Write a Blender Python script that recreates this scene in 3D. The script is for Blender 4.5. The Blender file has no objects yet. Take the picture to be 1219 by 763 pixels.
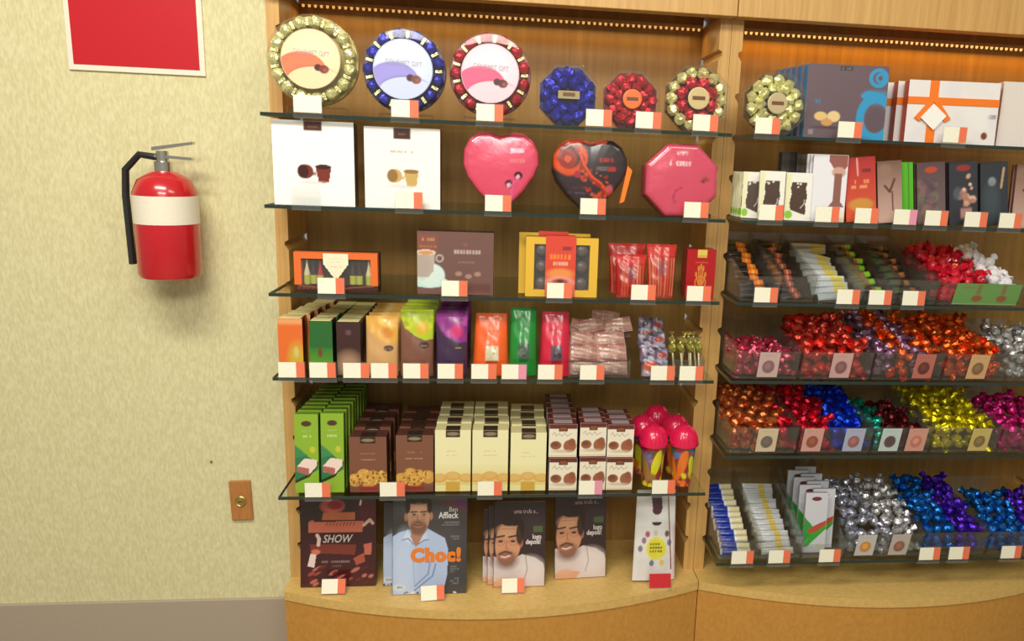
import bpy, bmesh, math, random
import numpy as np
from mathutils import Vector, Matrix
random.seed(7); RNG = np.random.default_rng(7)
scene = bpy.context.scene
COL = scene.collection

# ------------------------------------------------------------------ camera
F_PX, YAW, PITCH, ROLL = 914.65, 0.1196, 0.2053, 0.0411
CAM = np.array([-0.5495, -1.9821, 1.4])
PPX, PPY, IW, IH = 710.0, 381.5, 1219.0, 763.0
_F = np.array([math.sin(YAW)*math.cos(PITCH), math.cos(YAW)*math.cos(PITCH), -math.sin(PITCH)])
_R0 = np.array([math.cos(YAW), -math.sin(YAW), 0.0]); _U0 = np.cross(_R0, _F)
_R = math.cos(ROLL)*_R0 + math.sin(ROLL)*_U0
_U = -math.sin(ROLL)*_R0 + math.cos(ROLL)*_U0
cd = bpy.data.cameras.new('camera'); cam = bpy.data.objects.new('camera', cd); COL.objects.link(cam)
cd.sensor_fit = 'HORIZONTAL'; cd.sensor_width = 36.0; cd.lens = F_PX/IW*36.0
cd.shift_x = (IW/2-PPX)/IW; cd.clip_start = 0.05
cam.matrix_world = Matrix(((_R[0], _U[0], -_F[0], CAM[0]), (_R[1], _U[1], -_F[1], CAM[1]), (_R[2], _U[2], -_F[2], CAM[2]), (0, 0, 0, 1)))
scene.camera = cam

# ------------------------------------------------------------------ world, lights, exposure
vs = scene.view_settings
vs.view_transform = 'Standard'; vs.look = 'None'; vs.gamma = 1.0; vs.use_curve_mapping = False; vs.exposure = 0.0
scene.cycles.transparent_max_bounces = 32
wd = bpy.data.worlds.new('shop_light'); scene.world = wd; wd.use_nodes = True
wd.node_tree.nodes['Background'].inputs[0].default_value = (1.0, 0.955, 0.82, 1)
wd.node_tree.nodes['Background'].inputs[1].default_value = 0.30
def area(name, loc, rot, sx, sy, power, col):
    l = bpy.data.lights.new(name, 'AREA'); l.shape = 'RECTANGLE'; l.size = sx; l.size_y = sy; l.energy = power; l.color = col
    o = bpy.data.objects.new(name, l); o.location = loc; o.rotation_euler = rot; COL.objects.link(o); return o
WARM = (1.0, 0.97, 0.86)
area('ceiling_panel_light', (-1.25, -1.55, 2.72), (math.radians(14), 0, 0), 1.2, 0.30, 42, WARM)
area('ceiling_panel_light', (0.55, -1.85, 2.72), (math.radians(14), 0, 0), 1.2, 0.30, 17, WARM)
area('ceiling_panel_light', (-0.70, -3.40, 2.72), (math.radians(22), 0, 0), 1.6, 0.60, 58, WARM)

# ------------------------------------------------------------------ pixel -> place helpers
def hit(px, py, y):
    d = _F + _R*(px-PPX)/F_PX + _U*(PPY-py)/F_PX
    return CAM + d*((y-CAM[1])/d[1])
def proj(P):
    d = np.array(P, float)-CAM; z = d@_F
    return PPX+F_PX*(d@_R)/z, PPY-F_PX*(d@_U)/z
def xat(px, y, z):
    x = hit(px, 381, y)[0]
    for _ in range(4):
        x = hit(px, proj((x, y, z))[1], y)[0]
    return x
def zat(px, py, y): return hit(px, py, y)[2]
def fit(px0, px1, pytop, y, zb):
    a, b = xat(px0, y, zb), xat(px1, y, zb)
    return (a+b)/2, b-a, zat((px0+px1)/2, pytop, y)-zb

# ------------------------------------------------------------------ colour and materials
def lin1(v):
    v = v/255.0
    return v/12.92 if v <= 0.04045 else ((v+0.055)/1.055)**2.4
def c(r, g, b): return (lin1(r), lin1(g), lin1(b))
MATS = {}
def newmat(key):
    m = bpy.data.materials.new(key); m.use_nodes = True; MATS[key] = m
    return m, m.node_tree.nodes, m.node_tree.links, m.node_tree.nodes['Principled BSDF']
def plain(key, rgb=None, rough=0.5, metal=0.0, bump=0.0, bscale=200, var=0.06, coat=0.0, emit=None, spec=0.5):
    if key in MATS: return MATS[key]
    m, N, L, P = newmat(key)
    P.inputs['Roughness'].default_value = rough; P.inputs['Metallic'].default_value = metal
    P.inputs['Coat Weight'].default_value = coat; P.inputs['Specular IOR Level'].default_value = spec
    tc = N.new('ShaderNodeTexCoord'); nz = N.new('ShaderNodeTexNoise'); nz.inputs['Scale'].default_value = bscale
    L.new(tc.outputs['Object'], nz.inputs['Vector'])
    mx = N.new('ShaderNodeMix'); mx.data_type = 'RGBA'
    mx.inputs[6].default_value = tuple(v*(1-var) for v in rgb)+(1,); mx.inputs[7].default_value = tuple(min(1, v*(1+var)) for v in rgb)+(1,)
    L.new(nz.outputs['Fac'], mx.inputs[0]); L.new(mx.outputs[2], P.inputs['Base Color'])
    if bump:
        b = N.new('ShaderNodeBump'); b.inputs['Strength'].default_value = bump; b.inputs['Distance'].default_value = 0.002
        L.new(nz.outputs['Fac'], b.inputs['Height']); L.new(b.outputs[0], P.inputs['Normal'])
    if emit:
        P.inputs['Emission Color'].default_value = tuple(emit[:3])+(1,); P.inputs['Emission Strength'].default_value = emit[3]
    return m
def printed(key, rough=0.4, metal=0.0, coat=0.0, bump=0.0, bscale=60):
    if key in MATS: return MATS[key]
    m, N, L, P = newmat(key)
    P.inputs['Roughness'].default_value = rough; P.inputs['Metallic'].default_value = metal; P.inputs['Coat Weight'].default_value = coat
    P.inputs['Coat Roughness'].default_value = 0.12
    a = N.new('ShaderNodeAttribute'); a.attribute_name = 'Col'; L.new(a.outputs['Color'], P.inputs['Base Color'])
    if bump:
        tc = N.new('ShaderNodeTexCoord'); nz = N.new('ShaderNodeTexNoise'); nz.inputs['Scale'].default_value = bscale
        nz.inputs['Detail'].default_value = 3
        b = N.new('ShaderNodeBump'); b.inputs['Strength'].default_value = bump; b.inputs['Distance'].default_value = 0.004
        L.new(tc.outputs['Object'], nz.inputs['Vector']); L.new(nz.outputs['Fac'], b.inputs['Height']); L.new(b.outputs[0], P.inputs['Normal'])
    return m
def clear(key, tint, gloss=0.12, rough=0.03, haze=0.0):
    if key in MATS: return MATS[key]
    m, N, L, P = newmat(key); N.remove(P); out = N['Material Output']
    t = N.new('ShaderNodeBsdfTransparent'); t.inputs[0].default_value = tuple(tint)+(1,)
    g = N.new('ShaderNodeBsdfGlossy'); g.inputs['Roughness'].default_value = rough
    lw = N.new('ShaderNodeLayerWeight'); lw.inputs['Blend'].default_value = 0.5
    pw = N.new('ShaderNodeMath'); pw.operation = 'POWER'; pw.inputs[1].default_value = 4.0; L.new(lw.outputs['Facing'], pw.inputs[0])
    ma = N.new('ShaderNodeMath'); ma.operation = 'MULTIPLY_ADD'; ma.inputs[1].default_value = gloss*2.2; ma.inputs[2].default_value = gloss*0.22; L.new(pw.outputs[0], ma.inputs[0])
    mx = N.new('ShaderNodeMixShader'); L.new(ma.outputs[0], mx.inputs[0]); L.new(t.outputs[0], mx.inputs[1]); L.new(g.outputs[0], mx.inputs[2])
    if haze:
        df = N.new('ShaderNodeBsdfDiffuse'); df.inputs[0].default_value = (0.85, 0.84, 0.82, 1); m2 = N.new('ShaderNodeMixShader'); m2.inputs[0].default_value = haze
        L.new(mx.outputs[0], m2.inputs[1]); L.new(df.outputs[0], m2.inputs[2]); mx = m2
    L.new(mx.outputs[0], out.inputs['Surface']); return m
def wood(key, a, b, sx, sy, sz, rough=0.45):
    m, N, L, P = newmat(key); P.inputs['Roughness'].default_value = rough
    tc = N.new('ShaderNodeTexCoord'); mp = N.new('ShaderNodeMapping'); mp.inputs['Scale'].default_value = (sx, sy, sz)
    nz = N.new('ShaderNodeTexNoise'); nz.inputs['Scale'].default_value = 1.0; nz.inputs['Detail'].default_value = 6; nz.inputs['Roughness'].default_value = 0.65
    cr = N.new('ShaderNodeValToRGB'); cr.color_ramp.elements[0].position = 0.3; cr.color_ramp.elements[1].position = 0.72
    cr.color_ramp.elements[0].color = a+(1,); cr.color_ramp.elements[1].color = b+(1,)
    L.new(tc.outputs['Object'], mp.inputs[0]); L.new(mp.outputs[0], nz.inputs['Vector']); L.new(nz.outputs['Fac'], cr.inputs[0]); L.new(cr.outputs[0], P.inputs['Base Color'])
    bp = N.new('ShaderNodeBump'); bp.inputs['Strength'].default_value = 0.15; bp.inputs['Distance'].default_value = 0.001
    L.new(nz.outputs['Fac'], bp.inputs['Height']); L.new(bp.outputs[0], P.inputs['Normal']); return m
wood('wood_panel', c(196, 146, 82), c(222, 178, 108), 90, 90, 3)
wood('wood_back', c(148, 108, 54), c(176, 134, 72), 60, 60, 2.5)
wood('wood_base', c(206, 166, 92), c(226, 188, 114), 70, 120, 70)
wood('wood_plinth', c(190, 132, 54), c(206, 150, 70), 90, 120, 60)
wood('wood_plate', c(166, 106, 52), c(190, 128, 70), 160, 60, 20)
def wallpaper():
    m, N, L, P = newmat('wallpaper'); P.inputs['Roughness'].default_value = 0.85
    tc = N.new('ShaderNodeTexCoord'); mp = N.new('ShaderNodeMapping'); mp.inputs['Scale'].default_value = (170, 170, 60)
    nz = N.new('ShaderNodeTexNoise'); nz.inputs['Scale'].default_value = 1.0; nz.inputs['Detail'].default_value = 4
    cr = N.new('ShaderNodeValToRGB'); cr.color_ramp.elements[0].position = 0.35; cr.color_ramp.elements[1].position = 0.7
    cr.color_ramp.elements[0].color = c(208, 198, 150)+(1,); cr.color_ramp.elements[1].color = c(224, 216, 172)+(1,)
    b = N.new('ShaderNodeBump'); b.inputs['Strength'].default_value = 0.5; b.inputs['Distance'].default_value = 0.003
    L.new(tc.outputs['Object'], mp.inputs[0]); L.new(mp.outputs[0], nz.inputs['Vector']); L.new(nz.outputs['Fac'], cr.inputs[0])
    L.new(cr.outputs[0], P.inputs['Base Color']); L.new(nz.outputs['Fac'], b.inputs['Height']); L.new(b.outputs[0], P.inputs['Normal'])
wallpaper()
plain('baseboard', c(172, 156, 138), 0.6); plain('floor_tile', c(150, 138, 120), 0.35, bscale=8)
clear('glass', (0.90, 0.935, 0.91), 0.10); clear('acrylic', (0.96, 0.965, 0.96), 0.16, 0.03, 0.03); clear('acrylic_bin', (0.92, 0.93, 0.92), 0.22, 0.06, 0.022)
plain('glass_edge', c(38, 52, 46), 0.15, spec=0.8)
PR = printed('print_card', 0.38, coat=0.25); PRG = printed('print_gloss', 0.28, coat=0.6); PRF = printed('print_wrapper', 0.34, 0.0, 0.35, 0.18, 40)
PRP = printed('print_paper', 0.75)
def foil(key, rgb, rough=0.28, metal=0.85): return plain('foil_'+key, rgb, rough, metal, bump=0.9, bscale=160, var=0.25)

# ------------------------------------------------------------------ object helpers
def link(name, mesh, parent=None, mat=None, loc=None):
    o = bpy.data.objects.new(name, mesh); COL.objects.link(o)
    if mat is not None and mesh is not None and not mesh.materials: mesh.materials.append(mat if not isinstance(mat, str) else MATS[mat])
    if parent is not None: o.parent = parent
    if loc is not None: o.location = loc
    return o
def tagp(o, label=None, cat=None, group=None, kind=None):
    if label: o['label'] = label
    if cat: o['category'] = cat
    if group: o['group'] = group
    if kind: o['kind'] = kind
    return o
def root(name, label, cat, loc=(0, 0, 0), rot=(0, 0, 0), group=None):
    o = bpy.data.objects.new(name, None); o.empty_display_size = 0.02; COL.objects.link(o)
    o.location = loc; o.rotation_euler = rot
    return tagp(o, label, cat, group)
def copy_tree(o, parent=None, loc=None, rot=None, label=None):
    n = o.copy(); COL.objects.link(n); n.parent = parent
    if loc is not None: n.location = loc
    if rot is not None: n.rotation_euler = rot
    if label: n['label'] = label
    for ch in KIDS.get(o.name, []): copy_kid(ch, n)
    return n
KIDS = {}
def copy_kid(o, parent):
    n = o.copy(); COL.objects.link(n); n.parent = parent
    for ch in KIDS.get(o.name, []): copy_kid(ch, n)
def part(name, mesh, parent, mat=None, loc=None):
    o = link(name, mesh, parent, mat, loc); KIDS.setdefault(parent.name, []).append(o); return o
class MB:
    def __init__(s): s.v = []; s.f = []
    def add(s, v, f):
        k = len(s.v); s.v += [tuple(p) for p in v]; s.f += [tuple(i+k for i in q) for q in f]; return s
    def box(s, x0, x1, y0, y1, z0, z1):
        return s.add([(x0, y0, z0), (x1, y0, z0), (x1, y1, z0), (x0, y1, z0), (x0, y0, z1), (x1, y0, z1), (x1, y1, z1), (x0, y1, z1)],
                     [(0, 3, 2, 1), (4, 5, 6, 7), (0, 1, 5, 4), (1, 2, 6, 5), (2, 3, 7, 6), (3, 0, 4, 7)])
    def prism(s, pts, lo, hi, axis='z'):
        n = len(pts)
        def P(a, b, h): return {'z': (a, b, h), 'y': (a, h, b), 'x': (h, a, b)}[axis]
        v = [P(a, b, lo) for a, b in pts]+[P(a, b, hi) for a, b in pts]
        f = [tuple(range(n)), tuple(range(2*n-1, n-1, -1))]+[(i, i+n, (i+1) % n+n, (i+1) % n) for i in range(n)]
        return s.add(v, f)
    def lathe(s, prof, n=24, axis='z', cx=0, cy=0, cz=0):
        v = []; f = []
        for r, h in prof:
            for i in range(n):
                a = 2*math.pi*i/n
                if axis == 'z': v.append((cx+r*math.cos(a), cy+r*math.sin(a), cz+h))
                else: v.append((cx+r*math.cos(a), cy+h, cz+r*math.sin(a)))
        for k in range(len(prof)-1):
            for i in range(n):
                j = (i+1) % n; f.append((k*n+i, k*n+j, (k+1)*n+j, (k+1)*n+i))
        f.append(tuple(range(n))); f.append(tuple(range(len(prof)*n-1, (len(prof)-1)*n-1, -1)))
        return s.add(v, f)
    def tube(s, pts, r, n=8):
        pts = [Vector(p) for p in pts]; v = []; f = []
        for i, p in enumerate(pts):
            d = (pts[min(i+1, len(pts)-1)]-pts[max(i-1, 0)]).normalized()
            a = d.orthogonal().normalized() if i == 0 else (a-d*a.dot(d)).normalized()
            b = d.cross(a); rr = r[i] if isinstance(r, (list, tuple)) else r
            for k in range(n):
                t = 2*math.pi*k/n; v.append(tuple(p+a*(rr*math.cos(t))+b*(rr*math.sin(t))))
        for i in range(len(pts)-1):
            for k in range(n):
                j = (k+1) % n; f.append((i*n+k, i*n+j, (i+1)*n+j, (i+1)*n+k))
        f.append(tuple(range(n-1, -1, -1))); f.append(tuple(range((len(pts)-1)*n, len(pts)*n)))
        return s.add(v, f)
    def mesh(s, name, bevel=0.0, smooth=False, seg=2):
        me = bpy.data.meshes.new(name); me.from_pydata(s.v, [], s.f)
        bm = bmesh.new(); bm.from_mesh(me)
        bmesh.ops.recalc_face_normals(bm, faces=bm.faces)
        if bevel: bmesh.ops.bevel(bm, geom=list(bm.edges), offset=bevel, segments=seg, affect='EDGES', profile=0.5)
        bm.to_mesh(me); bm.free()
        if smooth:
            for p in me.polygons: p.use_smooth = True
            try: me.set_sharp_from_angle(angle=math.radians(40))
            except Exception: pass
        return me
def rbox(name, w, d, h, bevel=0.0015, x=0, y0=0, z0=0):
    return MB().box(x-w/2, x+w/2, y0, y0+d, z0, z0+h).mesh(name, bevel)
def text_mesh(body, size, bold=0.0, shear=0.0, sx=1.0, align='CENTER', space=1.0):
    cu = bpy.data.curves.new('lettering', 'FONT'); cu.body = body; cu.size = size; cu.offset = bold; cu.shear = shear
    cu.align_x = align; cu.align_y = 'CENTER'; cu.extrude = 0.0001; cu.space_character = space; cu.resolution_u = 3
    o = bpy.data.objects.new('tmp', cu); COL.objects.link(o)
    me = bpy.data.meshes.new_from_object(o); bpy.data.objects.remove(o); bpy.data.curves.remove(cu)
    me.transform(Matrix.Rotation(math.radians(90), 4, 'X') @ Matrix.Diagonal((sx, 1, 1, 1))); me.name = 'lettering'; me.materials.clear()
    return me
def lettering(parent, body, size, rgb, x, z, y=-0.0012, rot=0.0, **k):
    m = plain('ink_%02x%02x%02x' % tuple(int(255*v) for v in rgb), rgb, 0.5)
    host = next((q for q in KIDS.get(parent.name, []) if q.name.split('.')[0] in ('front_cover', 'label_disc')), parent); l = host.location if host is not parent else Vector((0, 0, 0))
    o = part('lettering', text_mesh(body, size, **k), host, m, (x-l.x, y-l.y, z-l.z)); o.rotation_euler = (0, rot, 0); return o

# ------------------------------------------------------------------ printed faces: colour raster on a fine grid
class Canvas:
    def __init__(s, w, h, base, res=0.0022):
        s.w, s.h = w, h; s.nx = max(3, int(w/res)+1); s.ny = max(3, int(h/res)+1)
        s.u, s.v = np.meshgrid(np.linspace(0, 1, s.nx), np.linspace(0, 1, s.ny)); s.c = np.empty((s.ny, s.nx, 3)); s.c[:] = base
        s.e = 0.7*res/max(w, h)
    def mix(s, m, col, a=1.0):
        m = (np.clip(m, 0, 1)*a)[..., None]; s.c = s.c*(1-m)+np.array(col)*m; return s
    def rect(s, u0, v0, u1, v1, col, a=1.0, soft=None):
        e = soft or s.e*1.4
        f = lambda t: np.clip(t/e+0.5, 0, 1)
        return s.mix(f(s.u-u0)*f(u1-s.u)*f(s.v-v0)*f(v1-s.v), col, a)
    def ell(s, cx, cy, rx, ry, col, a=1.0, soft=0.12, ang=0.0, ring=None):
        du, dv = (s.u-cx)*s.w, (s.v-cy)*s.h; ca, sa = math.cos(ang), math.sin(ang)
        x = (du*ca+dv*sa)/(rx*s.w); y = (-du*sa+dv*ca)/(ry*s.h); r = np.sqrt(x*x+y*y)
        m = np.clip((1-r)/soft+0.5, 0, 1)
        if ring: m = m*np.clip((r-ring)/soft+0.5, 0, 1)
        return s.mix(m, col, a)
    def poly(s, pts, col, a=1.0):
        ins = np.zeros(s.u.shape, bool); n = len(pts)
        for i in range(n):
            (x0, y0), (x1, y1) = pts[i], pts[(i+1) % n]
            if y0 == y1: continue
            ins ^= ((y0 > s.v) != (y1 > s.v)) & (s.u < (x1-x0)*(s.v-y0)/(y1-y0)+x0)
        return s.mix(ins.astype(float), col, a)
    def line(s, pts, wd, col, a=1.0):
        m = np.zeros(s.u.shape)
        for (x0, y0), (x1, y1) in zip(pts[:-1], pts[1:]):
            ax, ay, bx, by = x0*s.w, y0*s.h, x1*s.w, y1*s.h; dx, dy = bx-ax, by-ay; L2 = dx*dx+dy*dy+1e-12
            t = np.clip(((s.u*s.w-ax)*dx+(s.v*s.h-ay)*dy)/L2, 0, 1)
            d = np.hypot(s.u*s.w-ax-t*dx, s.v*s.h-ay-t*dy); m = np.maximum(m, np.clip((wd-d)/0.0012+0.5, 0, 1))
        return s.mix(m, col, a)
    def grad(s, v0, v1, c0, c1):
        t = np.clip((s.v-v0)/(v1-v0), 0, 1)[..., None]; sel = ((s.v >= min(v0, v1)) & (s.v <= max(v0, v1)))[..., None]
        s.c = np.where(sel, np.array(c0)*(1-t)+np.array(c1)*t, s.c); return s
    def speck(s, u0, v0, u1, v1, cols, n, r0, r1, a=0.9):
        for _ in range(n):
            rr = random.uniform(r0, r1)
            s.ell(random.uniform(u0, u1), random.uniform(v0, v1), rr/s.w*random.uniform(.7, 1.5), rr/s.h, random.choice(cols), a, 0.5, random.uniform(0, 3))
        return s
    def dashes(s, u0, u1, v, hgt, col, a=0.7, n=7):
        k = (u1-u0)/n
        for i in range(n):
            if random.random() < 0.85: s.rect(u0+i*k, v-hgt/2, u0+i*k+k*random.uniform(.55, .9), v+hgt/2, col, a)
        return s
    def mesh(s, name, y=-0.0006, warp=None, mask=None, both=False):
        X = (s.u-.5)*s.w; Z = s.v*s.h; Y = np.full(X.shape, y)
        V = np.stack(warp(s.u, s.v) if warp else (X, Y, Z), -1).reshape(-1, 3)
        idx = np.arange(s.nx*s.ny).reshape(s.ny, s.nx)
        q = np.stack([idx[:-1, :-1], idx[:-1, 1:], idx[1:, 1:], idx[1:, :-1]], -1).reshape(-1, 4)
        if mask is not None:
            mk = mask(s.u, s.v).reshape(-1); q = q[mk[q].all(1)]
        colr = s.c.reshape(-1, 3)
        if both:
            Vb = np.stack(both(s.u, s.v), -1).reshape(-1, 3); qb = q[:, ::-1]+len(V); V = np.concatenate([V, Vb]); q = np.concatenate([q, qb]); colr = np.concatenate([colr, colr])
        me = bpy.data.meshes.new(name); me.from_pydata(V.tolist(), [], q.tolist())
        at = me.color_attributes.new('Col', 'FLOAT_COLOR', 'POINT')
        at.data.foreach_set('color', np.concatenate([colr, np.ones((len(colr), 1))], 1).astype(np.float32).ravel())
        me.polygons.foreach_set('use_smooth', [True]*len(me.polygons))
        return me
def bag_mesh(name, cv, d, taper=0.0, top=0.06, flare=0.0, wr=0.0015, bottom=0.7, lean=0.0):
    ph = random.uniform(0, 6)
    def prof(u, v):
        g = np.where(v < .25, bottom+(1-bottom)*v/.25, 1-(1-top)*np.clip((v-.35)/.6, 0, 1)**1.3)
        return d/2*np.clip(1-np.abs(2*u-1)**2.6, 0, 1)**.55*g
    def W(u, v): return (u-.5)*cv.w*(1-taper*v+flare*np.clip((v-.8)/.2, 0, 1))
    def wrk(u, v): return wr*np.sin(14*u+9*v+ph)*np.sin(11*v-5*u+ph)*np.clip(1-np.abs(2*u-1)**4, 0, 1)
    f = lambda u, v: (W(u, v), -prof(u, v)-wrk(u, v)+lean*v, v*cv.h)
    b = lambda u, v: (W(u, v), prof(u, v)+lean*v, v*cv.h)
    return cv.mesh(name, warp=f, both=b)

# ------------------------------------------------------------------ the setting: wall, floor, two shelving units
W, T, D = 1.12, 0.030, 0.18            # unit width, panel thickness, depth behind the panel front
ZB, ZT, PRO = 0.2545, 1.757, 0.150     # base top, fascia bottom, how far shelves project
Z0, PITCHZ = 1.4715, 0.1018
def SZ(n): return Z0-PITCHZ*n+0.004    # top face of the glass in slot n
tagp(link('wall_back', MB().box(-3.4, -W, 0.004, 0.12, 0, 2.75).mesh('wall_back'), mat='wallpaper'), kind='structure')
tagp(link('baseboard_back', MB().box(-3.4, -W-0.004, -0.006, 0.004, 0, 0.196).mesh('baseboard_back', 0.002), mat='baseboard'), kind='structure')
tagp(link('floor', MB().box(-3.4, 2.4, -4.6, 0.4, -0.05, 0).mesh('floor'), mat='floor_tile'), kind='structure')

def unit(x0, label):
    """a wooden shelving unit standing between x0 and x0+W"""
    u = root('shelving_unit', label, 'shelf unit', (x0, 0, 0))
    def side(xa, xb, inner):
        mb = MB()
        zs = [Z0-PITCHZ*k for k in range(12, -4, -1) if ZB+0.03 < Z0-PITCHZ*k < ZT+0.06]
        cur = ZB
        sgn = 1 if inner > (xa+xb)/2 else -1
        g = 0.009
        for zz in zs+[None]:
            top = (zz-0.0055) if zz else ZT+0.09
            ch = 0.007
            # chamfer the inner corners beside the slot
            o = xa if sgn > 0 else xb
            cb = cur > ZB+0.001; ct = zz is not None
            P = [(o, cur), (inner-sgn*(ch if cb else 0), cur)]
            if cb: P.append((inner, cur+ch*0.6))
            if ct: P += [(inner, top-ch*1.6), (inner-sgn*ch, top)]
            else: P.append((inner, top))
            P.append((o, top))
            mb.prism(P, 0.0, D+0.012, 'y')
            if zz:
                a, b = sorted((o, inner-sgn*g)); mb.box(a, b, 0.0, D+0.012, top, zz+0.0055); cur = zz+0.0055
        return mb.mesh('side_panel', 0.0)
    part('side_panel', side(0, T, T), u, 'wood_panel'); part('side_panel', side(W-T, W-0.001, W-T), u, 'wood_panel')
    part('back_panel', MB().box(T, W-T, D, D+0.012, ZB, ZT+0.09).mesh('back_panel'), u, 'wood_back')
    part('fascia', MB().box(0.001, W-0.0015, -0.045, -0.004, ZT, ZT+0.16).mesh('fascia', 0.002), u, 'wood_panel')
    part('top_board', MB().box(0.0, W-0.001, -0.002, D+0.012, ZT+0.09, ZT+0.115).mesh('top_board'), u, 'wood_panel')
    n = 28; pts = []
    for i in range(n+1):
        t = 2*i/n-1; pts.append((0.0012+(W-0.0024)*i/n, -(0.068+0.115*(1-t*t))))
    o = [(W-0.0012, D+0.012), (0.0012, D+0.012)]
    part('base_top', MB().prism(pts+o, ZB-0.025, ZB).mesh('base_top', 0.0), u, 'wood_base')
    part('plinth', MB().prism([(a, b+0.004) for a, b in pts]+o, 0.0, ZB-0.025).mesh('plinth'), u, 'wood_plinth')
    return u
UL = unit(-W, 'honey wood shelving unit standing against the beige wall, holding gift boxes and magazines')
UR = unit(0.0, 'honey wood shelving unit holding the clear bins of wrapped truffles')

def glass_shelf(x0, slot, label):
    s = root('glass_shelf', label, 'shelf', (x0, 0, Z0-PITCHZ*slot), group='glass shelves')
    a, b = T-0.007, W-T+0.007
    part('pane', MB().box(a, b, -PRO+0.002, D-0.002, -0.004, 0.004).mesh('pane'), s, 'glass')
    part('front_edge', MB().box(a, b, -PRO, -PRO+0.002, -0.004, 0.004).mesh('front_edge'), s, 'glass_edge')
    part('side_edge', MB().box(a-0.0015, a, -PRO, -0.002, -0.004, 0.004).mesh('side_edge'), s, 'glass_edge')
    return s
for n, t in ((0, 'that carries the round gift tins of foil truffles'), (2, 'that carries the two white boxes and the heart boxes'), (4, 'that carries the coffee carton and the gold framed box'),
             (6, 'that carries the rows of bar cartons and orange, green and red bags'), (9, 'that carries the cookie cartons and the pink capped cups')):
    glass_shelf(-W, n, 'clear glass shelf '+t)
for n, t in ((0, 'that carries the blue boxes and the ribboned white boxes'), (2, 'that carries the upright chocolate tablets'), (4, 'that carries the bins of dark bars and the green label bin'),
             (6, 'that carries the bins of pink, red and orange truffles'), (8, 'that carries the bins of copper, blue and yellow truffles'), (11, 'that carries the bins of silver and blue truffles')):
    glass_shelf(0.0, n, 'clear glass shelf '+t)

def led_strip(x0, y, z, label, power, col, es):
    s = root('led_strip', label, 'light', (x0, y, z), group='light strips under the fascias')
    part('channel', MB().box(T+0.01, W-T-0.01, 0, 0.012, 0.004, 0.012).mesh('channel'), s, plain('led_channel', c(190, 150, 90), 0.4))
    mb = MB()
    for i in range(70):
        x = T+0.02+(W-2*T-0.04)*i/69; mb.lathe([(0.0005, -0.003), (0.0035, -0.001), (0.0035, 0.004)], 8, cx=x, cy=0.006)
    o = part('diodes', mb.mesh('diodes'), s, plain('led_%s' % es, (1, .6, .2), emit=(1.0, 0.55, 0.16, es))); o['kind'] = 'stuff'
    l = area('led_glow', (x0+W/2, y+0.006, z-0.006), (math.radians(-6), 0, 0), W-2*T-0.05, 0.012, power, col); l.parent = None
    return s
led_strip(-W, 0.14, 1.751, 'amber light strip under the fascia above the round gift tins', 0.55, (1.0, 0.68, 0.28), 0.7)
led_strip(0.0, 0.14, 1.751, 'amber light strip under the fascia above the blue boxes', 1.0, (1.0, 0.48, 0.06), 1.2)

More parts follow.
